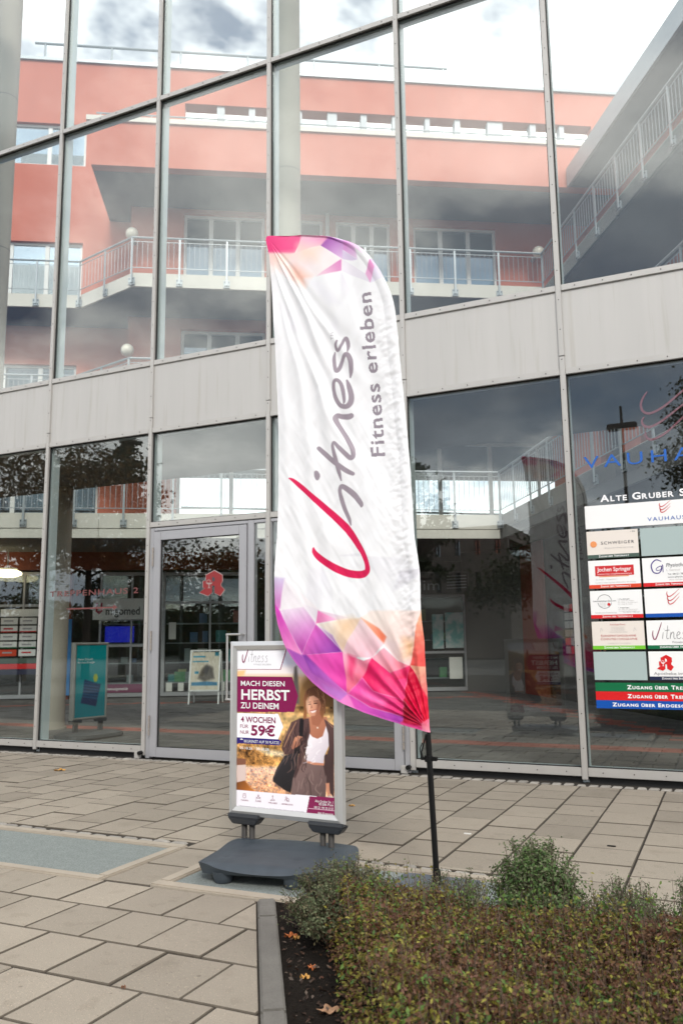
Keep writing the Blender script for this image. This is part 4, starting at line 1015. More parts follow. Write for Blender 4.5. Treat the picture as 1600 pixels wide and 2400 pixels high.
# feet of the frame: clamps and coil springs
def coil(mb, P, z0, z1, R=.0155, r=.0030, turns=17, n=10):
    m_ = turns*n; prev = None; vs = []; fs = []
    for i in range(m_+1):
        t = 2*math.pi*i/n; c = np.array([P[0]+R*math.cos(t), P[1]+R*math.sin(t), z0+(z1-z0)*i/m_]); rad = np.array([math.cos(t), math.sin(t), 0])
        for k in range(5): a = 2*math.pi*k/5; vs.append(c+r*(math.cos(a)*rad+math.sin(a)*np.array([0, 0, 1])))
    for i in range(m_):
        for k in range(5): fs.append((i*5+k, (i+1)*5+k, (i+1)*5+(k+1) % 5, i*5+(k+1) % 5))
    mb.add(vs, fs); mb.tube((P[0], P[1], z0), (P[0], P[1], z1), R-.003, n=10)
for c0, c1, s0 in ((.0, .222, .105), (.553, .778, .638)):
    O = ST*[1, 1, 0]
    m = MB(); f = lambda a, n_, z: O+PO_dir*a+PO_n*n_+np.array([0, 0, z])
    m.hexa([f(c0+.03, -.012, .20), f(c1-.03, -.012, .20), f(c1-.03, .048, .20), f(c0+.03, .048, .20), f(c0, -.022, .238), f(c1, -.022, .238), f(c1, .058, .238), f(c0, .058, .238)])
    m.hexa([f(c0, -.022, .2385), f(c1, -.022, .2385), f(c1, .058, .2385), f(c0, .058, .2385), f(c0, -.018, .262), f(c1, -.018, .262), f(c1, -.0125, .262), f(c0, -.0125, .262)])
    cl = m.build('clamp', CLAMP, stand, bevel=.005)
    for ds in (-.027, .027):
        m = MB(); coil(m, f(s0+.018+ds, .022, 0)[:2], .105, .203); m.build('spring', SPRING, stand, smooth=True)
# ballast base: a slightly domed plastic slab turned a little against the frame
BA = math.radians(-3.57+10.5); BX = np.array([math.cos(BA), math.sin(BA), 0]); BY = np.array([-BX[1], BX[0], 0])
BO = ST*[1, 1, 0]+PO_dir*-.01+PO_n*.06
bw, bdp = .84, .60
def base_body():
    nx, ny = 40, 28; vs = []; 
    def rad(u, v):   # footprint with rounded corners, left/front sides bowed
        x = (u-.5)*2; y = (v-.5)*2; k = 1-.13*abs(x)**2.5*abs(y)**2.5; return x*k, y*k*(1-.05*x*x)
    top = []; bot = []
    for j in range(ny+1):
        for i in range(nx+1):
            x, y = rad(i/nx, j/ny); e = max(abs(x)**6, abs(y)**6)
            z = .082+.040*(1-.65*x*x)*(1-.5*y*y)+.018*math.exp(-((y-.62)/.35)**2)
            z -= .034*max(0, (e**(1/6)-.80)/.20)**2.2
            for sx in (-.50, .62):   # sockets of the springs
                z -= .012*math.exp(-(((x-sx)/.13)**2+((y-.55)/.13)**2)**2)
            z -= .008*math.exp(-((x*x*.25+y-.05)/.028)**2)*(abs(x+.1) < .45); z -= .008*math.exp(-((x*x*.25+y+.38)/.028)**2)*(abs(x+.1) < .5)
            for sx in (-.66, .46): z += .005*(1/(1+math.exp(-(x-sx)*60*(1 if sx > 0 else -1))))
            top.append(BO+BX*(bw*(x+1)/2)+BY*(bdp*((y+1)/2-1))+np.array([0, 0, z]))
            zb = .036+.016*(1-x*x) if y < .0 else .04
            bot.append(BO+BX*(bw*(x*.955+1)/2)+BY*(bdp*((y*.94+1)/2-1))+np.array([0, 0, .036+.018*(1-x*x)]))
    m = MB(); W_ = nx+1; F = []
    for j in range(ny):
        for i in range(nx): F.append((j*W_+i, j*W_+i+1, (j+1)*W_+i+1, (j+1)*W_+i))
    n = len(top); F += [tuple(k+n for k in f[::-1]) for f in F]
    ring = [i for i in range(W_)]+[j*W_+nx for j in range(1, ny+1)]+[ny*W_+i for i in range(nx-1, -1, -1)]+[j*W_ for j in range(ny-1, 0, -1)]
    for a, b_ in zip(ring, ring[1:]+ring[:1]): F.append((a, a+n, b_+n, b_))
    m.add(top+bot, F); return m
bs = base_body().build('base', BASEP, stand, smooth=True)
for fx, fy in ((.22, .14), (.70, .14), (.18, .55), (.70, .55)):
    c = BO+BX*(bw*fx)+BY*(bdp*(fy-1)); m = MB(); m.tube((c[0], c[1], .001), (c[0], c[1], .02), .046, .054, n=24); m.tube((c[0], c[1], .02), (c[0], c[1], .058), .054, .062, n=24); m.build('foot', BASEP, bs, smooth=True)

# ================================================================== BEACH FLAG
FLY = 4.30                                        # the cloth hangs parallel to the glass
flag = thing('beach_flag', 'tall white sail flag with pink crystal print on a black pole', 'flag', (-1.55, FLY, 0))
LE = smooth_path([(707, 552, 0), (660, 554, 0), (627, 557, 0), (631, 590, 0), (635, 618, 0), (644, 752, 0), (649, 905, 0), (650, 1092, 0), (649, 1240, 0), (645, 1352, 0), (646, 1417, 0), (656, 1476, 0), (674, 1526, 0), (712, 1577, 0), (757, 1619, 0), (813, 1653, 0), (880, 1679, 0), (937, 1698, 0), (990, 1712, 0), (1006, 1717, 0)], 12)
RE = smooth_path([(708, 552, 0), (771, 555, 0), (805, 562, 0), (841, 578, 0), (868, 602, 0), (897, 645, 0), (919, 696, 0), (928, 752, 0), (936, 851, 0), (953, 1025, 0), (960, 1100, 0), (965, 1170, 0), (970, 1254, 0), (983, 1338, 0), (987, 1437, 0), (994, 1493, 0), (998, 1563, 0), (1005, 1686, 0), (1008, 1717, 0)], 12)
NR, NCF = 800, 250
rows = np.concatenate([[552.05, 552.4], np.linspace(553, 1716.6, NR-2)])
def edge_x(Q, y, pick):
    yq = np.maximum.accumulate(Q[:, 1]) if pick else np.maximum.accumulate(Q[:, 1]); return np.interp(y, yq+np.arange(len(yq))*1e-6, Q[:, 0])
xl = edge_x(LE, rows, 0); xr = edge_x(RE, rows, 1); xr = np.maximum(xr, xl+.5)
tt = np.linspace(0, 1, NCF); PXF = xl[:, None]*(1-tt)+xr[:, None]*tt; PYF = np.repeat(rows[:, None], NCF, 1)
def flag_place(px, py):
    px = np.asarray(px, float); py = np.asarray(py, float)
    d = ((px-800)/FPX)[..., None]*_R-((py-1200)/FPX)[..., None]*_U+_F
    P = EYEP+d*(FLY/d[..., 1:2]); return P
def vn2(x, y, sx, sy, seed):
    G = np.random.default_rng(seed).random((97, 97)); a = x/sx+40; b = y/sy+40; i = np.floor(a).astype(int); j = np.floor(b).astype(int); fa = a-i; fb = b-j; fa = fa*fa*(3-2*fa); fb = fb*fb*(3-2*fb)
    g_ = lambda p, q: G[p % 97, q % 97]
    return (g_(i, j)*(1-fa)+g_(i+1, j)*fa)*(1-fb)+(g_(i, j+1)*(1-fa)+g_(i+1, j+1)*fa)*fb
def fold(px, py):
    """depth of the cloth: tension folds from the top corner, creases at the sleeve, gathers to the lower tip"""
    dx, dy = px-627, py-557; r = np.hypot(dx, dy)+1; th = np.degrees(np.arctan2(dx, dy))      # 0 = straight down
    f = 0
    for t0, w, a, r0, r1 in ((34, 2.0, 10, 10, 440), (26, 2.2, 12, 20, 460), (17, 1.9, 9, 60, 660), (11.5, 1.6, 8, 150, 900), (20.5, 1.2, 5, 240, 720), (6.5, 1.3, 5, 260, 1000)):
        env = np.clip((r-r0)/60, 0, 1)*np.clip((r1-r)/200, 0, 1)*(.5+.5*np.clip(r/350, 0, 1)); t0 = t0+1.6*np.sin(r*.009+t0)+.5*np.sin(r*.031+2*t0); q = (th-t0)/w
        f = f+a*env*np.exp(-q*q)*1.0-.6*a*env*np.exp(-((th-t0-2.3*w)/(1.5*w))**2)
    e1, e2 = px-1004, 1705-py; r2 = np.hypot(e1, e2)+1; th2 = np.degrees(np.arctan2(-e1, e2))
    for t0, w, a in ((8, 2.2, 7), (20, 3, 10), (31, 3, 12), (43, 3.5, 11), (54, 4, 9), (64, 3, 6)):
        env = np.clip(r2/60, 0, 1)*np.exp(-(r2/330)**2); f = f+a*env*np.exp(-((th2-t0)/w)**2)-.5*a*env*np.exp(-((th2-t0-6)/4)**2)
    s = np.clip((xr_at(py)-px), 0, 400)
    wob = np.sin(py*.11+s*.075+1.7*np.sin(py*.023))*np.sin(py*.031+1)+.6*np.sin(py*.19+s*.13+2.2*np.sin(py*.017))
    wob = 2.4*(vn2(px+py*.9, py-px*.5, 15, 16, 11)-.5)+1.6*(vn2(px+py*.8, py-px*.4, 8, 9, 12)-.5)
    f = f+1.7*wob*np.exp(-((s-26)/30)**2)*np.clip((py-640)/150, 0, 1)
    f = f-10*np.exp(-(s/13)**2)*0+ 7*np.sin(np.clip(s/26, 0, 1)*np.pi)*.8
    f = f+11*(vn2(px, py, 62, 120, 1)-.5)+8*(vn2(px-py*.3, py, 30, 110, 2)-.5)+3*(vn2(px+py*.45, py, 12, 40, 3)-.5)+2.0*(vn2(px-py*.5, py, 9, 30, 4)-.5)*np.clip((py-850)/200, 0, 1)+5*np.sin(py*.0062+px*.006)+3.5*np.sin(px*.021-py*.008)+2.2*np.sin(px*.05-py*.019+1.5*np.sin(py*.01))*np.clip((py-900)/300, 0, 1)
    return f*.00155
def xr_at(py): return np.interp(py, rows, xr)
FV = flag_place(PXF, PYF); FV[..., 1] -= fold(PXF, PYF)
FP = np.stack([PXF.ravel(), PYF.ravel()], 1)
fp = Print(FP, (246, 246, 248))
T = lambda pts: [(600+x/3.733, 530+y/3.733) for x, y in pts]
B = lambda pts: [(600+x/3.564, 1100+y/3.564) for x, y in pts]
def tp(pts, c, c2=None, ax=None, soft=.8, al=1.0): fp.poly(T(pts), c, c2, T(ax) if ax else None, soft, al)
def bp(pts, c, c2=None, ax=None, soft=.8, al=1.0): fp.poly(B(pts), c, c2, B(ax) if ax else None, soft, al)
# upper crystals
tp([(80, 60), (430, 60), (340, 240), (150, 268), (110, 250)], (236, 62, 128), (248, 110, 160), ((120, 200), (400, 100)))
tp([(404, 60), (690, 60), (640, 100), (570, 172), (480, 190), (355, 240)], (250, 208, 220), (246, 160, 205), ((360, 200), (660, 90)))
tp([(120, 240), (340, 238), (570, 170), (750, 285), (745, 395), (520, 440), (310, 480), (125, 330)], (250, 212, 214), (250, 240, 240), ((200, 250), (420, 470)), 3)
tp([(128, 260), (330, 240), (300, 420), (140, 420)], (247, 208, 190), (250, 246, 244), ((150, 260), (220, 430)), 12, .8)
tp([(290, 370), (350, 350), (470, 440), (420, 520), (330, 470)], (250, 190, 168), soft=12, al=.8)
tp([(370, 170), (560, 180), (540, 300), (380, 300)], (250, 224, 206), soft=14, al=.8)
tp([(568, 172), (640, 95), (770, 125), (752, 284)], (168, 92, 178), (226, 190, 228), ((620, 110), (740, 270)))
tp([(768, 120), (870, 190), (890, 295), (758, 205)], (214, 138, 206), (234, 214, 236), ((790, 140), (870, 290)))
tp([(752, 205), (890, 295), (835, 300), (752, 285)], (222, 206, 232)); tp([(770, 60), (1000, 240), (940, 250), (870, 195), (768, 125)], (228, 160, 214), (246, 236, 246), ((780, 110), (960, 250)))
tp([(530, 442), (745, 285), (745, 388)], (246, 214, 226), (224, 138, 196), ((560, 430), (745, 320)))
tp([(752, 284), (960, 420), (1002, 496), (752, 396)], (240, 234, 242), (228, 222, 234), ((760, 300), (990, 480)), al=.8)
tp([(960, 420), (1004, 290), (1045, 350), (1040, 440), (1000, 497)], (232, 176, 214), (226, 140, 194), ((970, 420), (1030, 320)))
tp([(1002, 290), (1060, 300), (1130, 450), (1000, 497), (1042, 360)], (222, 206, 232), (236, 232, 244), ((1030, 330), (1090, 450)))
tp([(745, 396), (860, 640), (745, 690)], (236, 233, 240), (246, 246, 248), ((760, 430), (840, 640)), 2); tp([(440, 470), (560, 480), (745, 680), (640, 690)], (241, 240, 245), soft=8)
tp([(230, 690), (330, 760), (400, 900), (300, 930)], (232, 230, 236), soft=14, al=.7); tp([(620, 850), (700, 800), (760, 950), (700, 960)], (238, 237, 241), soft=8, al=.8)
# lower crystals
bp([(700, 720), (1240, 740), (1330, 830), (1130, 1030), (870, 700)], (226, 225, 230), (240, 240, 243), ((900, 720), (1200, 980)), 3, .8)
bp([(1200, 850), (1370, 820), (1350, 900), (1140, 1030)], (214, 212, 220), (232, 231, 236), ((1200, 870), (1160, 1020)), 4, .7)
bp([(540, 800), (640, 1000), (660, 1200), (532, 1170)], (228, 227, 233), (242, 242, 244), ((545, 900), (650, 1150)), 2, .85); bp([(440, 820), (545, 820), (535, 1170), (500, 1290), (400, 1150)], (236, 234, 239), soft=5, al=.8)
bp([(150, 900), (245, 910), (208, 1165), (150, 1180)], (216, 200, 232), (214, 120, 196), ((190, 920), (190, 1160)), 3)
bp([(240, 915), (400, 1160), (210, 1180), (215, 1090)], (236, 226, 234), (246, 240, 244), ((230, 940), (330, 1160)), 1.5); bp([(240, 915), (535, 1170), (400, 1160)], (246, 240, 243), soft=2)
bp([(200, 1180), (400, 1150), (505, 1285), (385, 1550)], (236, 214, 234), (206, 92, 188), ((300, 1180), (380, 1480)), 2); bp([(400, 1130), (535, 1170), (503, 1290)], (240, 232, 240), soft=2)
bp([(140, 1100), (206, 1180), (385, 1555), (250, 1500), (170, 1300)], (214, 66, 186), (250, 150, 212), ((180, 1200), (330, 1500)), 1)
bp([(502, 1288), (715, 1525), (385, 1552)], (226, 104, 196), (134, 56, 160), ((440, 1400), (690, 1510))); bp([(502, 1288), (640, 1380), (715, 1525)], (240, 226, 240), (170, 110, 190), ((520, 1300), (690, 1500)), 3)
bp([(502, 1290), (525, 1178), (700, 1255)], (244, 128, 192), (248, 190, 220), ((520, 1200), (680, 1260))); bp([(525, 1178), (770, 1238), (690, 1262)], (226, 190, 210), (236, 226, 234), ((540, 1190), (740, 1240)), 2)
bp([(510, 1292), (700, 1258), (890, 1242), (790, 1400), (716, 1530), (640, 1380)], (248, 236, 226), (246, 216, 190), ((560, 1300), (740, 1450)), 3); bp([(700, 1280), (800, 1260), (790, 1340), (720, 1370)], (247, 206, 160), soft=18, al=.8)
bp([(885, 1242), (1070, 1455), (965, 1575), (770, 1560), (716, 1528), (790, 1390)], (250, 222, 226), (246, 196, 208), ((860, 1300), (900, 1560)), 2)
bp([(885, 1240), (960, 1180), (1380, 1180), (1345, 1300), (1330, 1460), (1290, 1640), (1180, 1600), (1065, 1450)], (250, 236, 228), (248, 214, 208), ((1000, 1250), (1250, 1600)), 3)
bp([(885, 1240), (940, 1270), (1030, 1330), (1090, 1400), (1066, 1455)], (248, 180, 150), (240, 118, 84), ((920, 1270), (1070, 1420)), 2); bp([(1240, 1420), (1330, 1440), (1320, 1550), (1250, 1560)], (246, 190, 130), soft=14, al=.8); bp([(1090, 1400), (1180, 1450), (1180, 1600), (1060, 1460)], (238, 214, 216), soft=8, al=.6)
bp([(1380, 1180), (1440, 1180), (1440, 1660), (1290, 1640), (1330, 1460), (1345, 1300)], (246, 178, 140), (238, 90, 84), ((1370, 1230), (1370, 1560)), 1.5)
bp([(385, 1552), (715, 1526), (745, 1700), (762, 1872)], (232, 92, 186), (226, 64, 166), ((450, 1560), (740, 1700)), 1); bp([(385, 1552), (420, 1548), (600, 1720), (762, 1874), (560, 1790), (440, 1690)], (140, 62, 168), (206, 108, 198), ((400, 1580), (720, 1850)), 2)
bp([(250, 1490), (390, 1556), (470, 1700), (762, 1876), (720, 1960), (480, 1830), (300, 1640)], (172, 84, 182), (206, 112, 200), ((320, 1580), (700, 1880)), 2); bp([(560, 1790), (762, 1874), (720, 1940), (600, 1860)], (196, 120, 206), soft=4)
bp([(716, 1526), (775, 1560), (900, 1600), (965, 1575), (885, 1740), (762, 1874)], (250, 176, 200), (240, 110, 140), ((740, 1560), (840, 1760)), 1.5); bp([(760, 1545), (830, 1570), (800, 1760), (770, 1720)], (236, 66, 120), soft=5, al=.85)
bp([(965, 1575), (1070, 1490), (1180, 1600), (1290, 1640), (1120, 1702)], (250, 180, 196), (246, 140, 160), ((1000, 1560), (1200, 1660)), 1.5)
bp([(885, 1738), (965, 1575), (1120, 1702), (1290, 1640), (1260, 1760), (1235, 1930), (980, 1850)], (226, 20, 92), (244, 62, 130), ((900, 1720), (1200, 1760)), 1.5); bp([(1120, 1702), (1290, 1640), (1262, 1740), (1160, 1760)], (240, 84, 136), (228, 30, 90), ((1150, 1690), (1240, 1750)), 2)
bp([(762, 1874), (885, 1738), (980, 1850), (1235, 1930), (1225, 2070), (960, 1990)], (244, 84, 172), (228, 44, 120), ((800, 1860), (1180, 1960)), 2); bp([(880, 1850), (1080, 1930), (1060, 1980), (900, 1900)], (252, 130, 190), soft=8, al=.7)
bp([(1290, 1640), (1360, 1745), (1400, 2150), (1235, 1925), (1262, 1760)], (206, 0, 56), (222, 10, 70), ((1280, 1700), (1360, 2050)), 1.5); bp([(1237, 1920), (1400, 2150), (1210, 2130), (1224, 2050)], (150, 0, 36), (190, 10, 60), ((1250, 1980), (1340, 2130)), 2)
bp([(1290, 1638), (1440, 1650), (1440, 1930), (1400, 1880), (1350, 1740)], (246, 182, 150), (240, 120, 120), ((1330, 1660), (1420, 1860)), 1.5); bp([(1350, 1745), (1440, 1925), (1450, 2120), (1400, 2140)], (226, 20, 60), soft=2)
bp([(700, 1940), (762, 1874), (830, 1985), (800, 2020)], (240, 130, 200), soft=1.5); bp([(762, 1876), (960, 1990), (1225, 2070), (1210, 2140), (830, 2010)], (226, 84, 186), (170, 60, 172), ((820, 1930), (1150, 2100)), 2); bp([(1205, 2110), (1400, 2150), (1400, 2200), (1180, 2150)], (226, 50, 120), soft=2)
bp([(1385, 2120), (1470, 2060), (1470, 2230), (1390, 2190)], (248, 120, 150), (244, 170, 180), ((1400, 2130), (1440, 2200)), 1.5)
# hem along the lower edge
for i in range(len(LE)-1):
    if LE[i][1] > 1417: fp.poly([(LE[i][0]-2, LE[i][1]+3), (LE[i+1][0]-2, LE[i+1][1]+3), (LE[i+1][0]+2.2, LE[i+1][1]-3.6), (LE[i][0]+2.2, LE[i][1]-3.6)], (240, 130, 200), alpha=.35)
# handwritten name
GM = (160, 148, 158)
S = lambda pts, k=3.733, oy=530: [(600+x/k, oy+y/k, w/k) for x, y, w in pts]
SB = lambda pts: S(pts, 3.564, 1100)
fp.stroke(SB([(272, 74, 8), (300, 86, 24), (360, 136, 38), (460, 222, 44), (560, 312, 50), (660, 402, 56), (740, 480, 60), (800, 552, 58), (860, 640, 50), (905, 710, 42), (935, 790, 40), (938, 850, 48), (900, 876, 60), (840, 880, 62), (760, 866, 62), (670, 830, 60), (580, 778, 56), (520, 735, 50), (484, 695, 36), (473, 664, 18), (474, 652, 6)]), (222, 22, 84))
fp.stroke(SB([(786, 462, 14), (770, 410, 30), (735, 330, 36), (708, 240, 34), (698, 175, 32), (716, 142, 36), (760, 165, 46), (820, 215, 48), (876, 285, 40), (880, 310, 18)]), GM); fp.stroke(SB([(502, 28, 34), (508, 52, 46), (508, 78, 26)]), GM)
fp.stroke(S([(542, 1942, 36), (590, 1985, 42), (660, 2045, 44), (740, 2105, 42), (800, 2145, 42), (846, 2166, 34)]), GM)
fp.stroke(S([(746, 2224, 14), (730, 2160, 34), (706, 2070, 38), (684, 1985, 34), (672, 1925, 28), (684, 1892, 22), (720, 1930, 34), (780, 1990, 40), (825, 2028, 42), (850, 2010, 40), (842, 1950, 38), (800, 1868, 38), (750, 1790, 36), (706, 1720, 38), (692, 1680, 42), (706, 1655, 42), (745, 1662, 44), (800, 1664, 50), (826, 1655, 44)]), GM)
fp.stroke(S([(786, 1345, 18), (806, 1400, 40), (826, 1480, 46), (820, 1540, 46), (786, 1574, 42), (730, 1564, 38), (688, 1500, 36), (670, 1420, 32), (676, 1360, 30), (706, 1344, 30), (738, 1380, 32), (758, 1450, 34), (766, 1520, 26), (760, 1548, 12)]), GM)
fp.stroke(S([(816, 1316, 16), (824, 1260, 40), (822, 1180, 44), (798, 1122, 40), (770, 1130, 34), (744, 1180, 32), (720, 1240, 34), (696, 1264, 32), (680, 1220, 30), (672, 1150, 28), (680, 1100, 12)]), GM)
fp.stroke(S([(796, 1092, 12), (802, 1040, 32), (786, 982, 34), (764, 992, 26), (744, 1036, 24), (722, 1074, 26), (700, 1080, 26), (690, 1040, 24), (706, 1000, 14)]), GM)
fp.text('Fitness erleben', (600+1116/3.733, 530+2004/3.733), (600+1003/3.733, 530+580/3.733), 33, (152, 142, 152), bold=.02, spacing=1.12)
fp.text('TM', (600+678/3.733, 530+992/3.733), (600+676/3.733, 530+930/3.733), 8, (186, 180, 186))
CLOTH = print_mat('flag_cloth', .5, transl=.20, spec=.3)
cloth = print_mesh('cloth', FV.reshape(-1, 3), grid_faces(NR, NCF), fp.linear(.97), CLOTH, flag, smooth=True)
# pole: stands in the sleeve, whips over the top edge
PL = [(1025, 2066), (1021, 2045), (1002, 1720), (999, 1640), (992, 1493), (981, 1338), (963, 1170), (951, 1025), (934, 851), (926, 752), (917, 700), (895, 647), (866, 605), (839, 582), (804, 566), (770, 559), (700, 556), (640, 559)]
PL = [q if q[1] > 1700 else ((q[0]-13, q[1]) if q[1] > 700 else (q[0]-9, q[1]+11)) for q in PL]
pts = [flag_place(*q) for q in PL]; pts[0][2] = .03; pts[0][1] = FLY; pts[0][0] = pts[1][0]+.004
lo = MB(); lo.tube(pts[0], pts[2], .0155, .0155, 14); lo.build('pole', BLACK, flag, smooth=True)
hi = MB()
sm = smooth_path(np.array(pts[2:]), 4)
for a, b_, k in zip(sm[:-1], sm[1:], np.linspace(.0125, .004, len(sm)-1)): hi.tube(a, b_, k, k*.98, 8)
for v in range(len(hi.v)): hi.v[v] = (hi.v[v][0], hi.v[v][1]+.024, hi.v[v][2])
hi.build('whip', BLACK, flag, smooth=True)
c = flag_place(1004, 1778)
m = MB(); m.tube(c-[0, 0, .016], c+[0, 0, .016], .022, n=14); m.obox(c+[.015, -.012, -.010], (.032, 0, 0), (0, .024, 0), (0, 0, .02)); m.obox(c+[-.042, -.010, -.008], (.024, 0, 0), (0, .02, 0), (0, 0, .016)); m.build('tension_clip', BLACK, flag, bevel=.002)
m = MB(); m.path([flag_place(*q)+[0, -.018, 0] for q in ((1000, 1722), (994, 1745), (990, 1762), (993, 1778))], .004, 6); m.path([flag_place(*q)+[0, -.02, 0] for q in ((992, 1740), (987, 1752), (989, 1775))], .003, 6); m.build('tension_cord', BLACK, flag, smooth=True)
m = MB(); m.box((-1.70, 4.10, .0), (-1.28, 4.46, .018)); m.build('base_plate', mat('grey_steel_plate', (.10, .115, .135), .5, .2), flag, bevel=.004)
m = MB(); m.tube((pts[0][0], FLY, .018), (pts[0][0], FLY, .09), .024, .020, n=16); m.build('base_socket', BLACK, flag, smooth=True)

# ================================================================== LETTERING AND DIRECTORY ON THE GLASS
YD = FY+.0515
def gl(px): return on_y(px, YD)
c4 = lambda x, y: (1340+x/4.5231, 880+y/4.5231)
c5 = lambda x, y: (1340+x/6.0308, 1360+y/6.0308)
XF, ZF = np.array([1.0, 0, 0]), np.array([0, 0, 1.0])
def flat(mb, x0, x1, z0, z1, y=0.0, th=.004): mb.box((x0, YD-th-y, z0), (x1, YD-y, z1)); return mb
SGN = {k: mat('sign_'+k, c, .35) for k, c in dict(white=(.80, .80, .79), beige=(.72, .66, .60), grey=(.36, .44, .43), red=(.60, .01, .012), orange=(.66, .06, .02), green=(.0, .13, .045), lime=(.16, .50, .03), blue=(.0, .07, .36), dgreen=(.06, .10, .08), navy=(.01, .015, .05)).items()}
REDP = mat('red_print', (.55, .015, .02), .4); BLUEP = mat('blue_print', (.01, .10, .40), .4); MAUVE = mat('mauve_film', (.17, .055, .075), .5)
DARKP = mat('dark_print', (.05, .05, .06), .4); ROSE = mat('rose_print', (.45, .10, .11), .5); MUTED = mat('faded_red_film', (.15, .045, .042), .5)
def line_on(mb, p0, p1, txt, cap_px, off=.001, **k):
    a = gl(p0); b = gl(p1); d = np.linalg.norm(ray(p0))*0; 
    s = (a-EYEP)@_F/FPX
    return text_mb(mb, np.array([a[0], YD-.004-off, a[2]]), XF, ZF, txt, b[0]-a[0], cap_px*s, **k)
def glass_stroke(mb, pts, off=.001):
    k = lambda p: (gl(c4(p[0], p[1])))
    s = (gl(c4(900, 400))-EYEP)@_F/FPX/4.5231
    Q = [(k(p)[0], k(p)[2], p[2]*s) for p in pts]
    return stroke_mb(mb, Q, lambda x, z: np.array([x, YD-off, z]))
w1 = thing('window_lettering', 'blue house name with three mauve swooshes on the right hand glass', 'window lettering', gl((1500, 1090)))
m = MB(); line_on(m, c4(125, 992), c4(1735, 992), 'VAUHAUS', 30, spacing=1.35); m.build('lettering', BLUEP, w1)
SW = [[(792, 172, 12), (750, 235, 20), (726, 310, 24), (748, 378, 26), (810, 402, 26), (900, 370, 25), (1000, 305, 24), (1100, 220, 22), (1250, 90, 16)],
      [(762, 438, 12), (738, 480, 20), (756, 528, 26), (820, 546, 26), (920, 500, 24), (1020, 428, 22), (1120, 348, 20), (1290, 215, 14)],
      [(776, 594, 12), (778, 642, 22), (830, 680, 26), (920, 650, 24), (1000, 600, 22), (1100, 510, 20), (1290, 330, 14)]]
for s in SW: m = MB(); glass_stroke(m, s); m.build('swoosh', MAUVE, w1)
w2 = thing('window_lettering', 'white street name in small capitals directly above the white tenant directory', 'window lettering', gl((1500, 1170)))
m = MB(); line_on(m, c4(298, 1342), c4(1385, 1245), 'Alte Gruber Str.', 16.5, caps=.76, bold=.03); m.build('lettering', MATS['white_print'], w2)
w3 = thing('window_lettering', 'faded red stairwell name with an arrow on the glass left of the door', 'window lettering', gl((230, 1400)))
m = MB(); line_on(m, (118, 1399), (325, 1390), 'TREPPENHAUS 2', 13, spacing=1.15, bold=.01); m.build('lettering', MUTED, w3)
a, b = gl((157, 1428)), gl((276, 1420)); m = MB()
m.add([(a[0], YD-.001, a[2]-.006), (b[0]-.06, YD-.001, a[2]-.006), (b[0]-.06, YD-.001, a[2]+.012), (a[0], YD-.001, a[2]+.012), (b[0]-.06, YD-.001, a[2]-.03), (b[0], YD-.001, a[2]+.003), (b[0]-.06, YD-.001, a[2]+.036)], [(0, 1, 2, 3), (4, 5, 6)]); m.build('arrow', MUTED, w3)
# red pharmacy letter on the door pane
c7 = lambda x, y: (340+x/4.057, 1200+y/4.057)
YA = FY+.0185
def ypl(q): return on_y(c7(*q), YA)
def pharm_A(parent, fn, mred, mwhite, off):
    out = [(660, 558), (735, 602), (735, 665), (722, 680), (722, 702), (755, 738), (714, 797), (662, 768), (662, 700), (638, 700), (638, 768), (600, 797), (519, 766), (556, 735), (575, 722), (553, 722), (553, 656), (580, 656), (580, 602)]
    inn = [(640, 612), (664, 626), (664, 660), (640, 660)]
    c = np.mean(out, 0); big = [tuple(c+(np.array(p)-c)*1.06) for p in out]
    m = MB(); m.add([fn(p, off*.5) for p in big], [tuple(range(len(big)))]); m.build('outline', mwhite, parent)
    m = MB(); m.add([fn(p, off) for p in out], [tuple(range(len(out)))]); m.build('letter', mred, parent)
    m = MB(); m.add([fn(p, off*1.5) for p in inn], [(0, 1, 2, 3)]); m.build('letter_counter', MATS['dark_print'] if mwhite is not SGN['white'] else mwhite, parent)
    m = MB(); m.add([fn(p, off*1.5) for p in ((576, 672), (645, 672), (625, 688), (596, 688))], [(0, 1, 2, 3)]); m.add([fn(p, off*1.5) for p in ((606, 688), (614, 688), (614, 716), (626, 724), (594, 724), (606, 716))], [tuple(range(6))])
    st = [(586, 668, 5), (594, 650, 5), (610, 645, 5), (624, 656, 5), (618, 668, 5)]
    stroke_mb(m, st, lambda x, y: fn((x, y), off*1.5)); m.build('cup_emblem', mwhite, parent)
w4 = thing('pharmacy_letter', 'red gothic pharmacy letter with a cup stuck on the glass door', 'window lettering', ypl((640, 680)))
pharm_A(w4, lambda p, o: ypl(p)-np.array([0, o, 0]), mat('red_film', (.24, .018, .02), .5), mat('pale_outline', (.30, .24, .23), .5), .0012)

# tenant directory
dr = thing('tenant_directory', 'large tenant directory of name plates over green, red and blue bands', 'directory sign', gl((1480, 1420)))
dx0 = gl(c4(149, 1660))[0]; dw = gl(c4(690, 1625))[0]-dx0; dg = gl(c4(715, 1625))[0]-dx0
zr = [(gl(c4(148, 1660))[2], gl(c4(163, 1945))[2]), (gl(c4(163, 1968))[2], gl(c4(180, 2262))[2]), (gl(c5(243, 155))[2], gl(c5(265, 543))[2]), (gl(c5(272, 587))[2], gl(c5(297, 978))[2]), (gl(c5(302, 1012))[2], gl(c5(327, 1407))[2])]
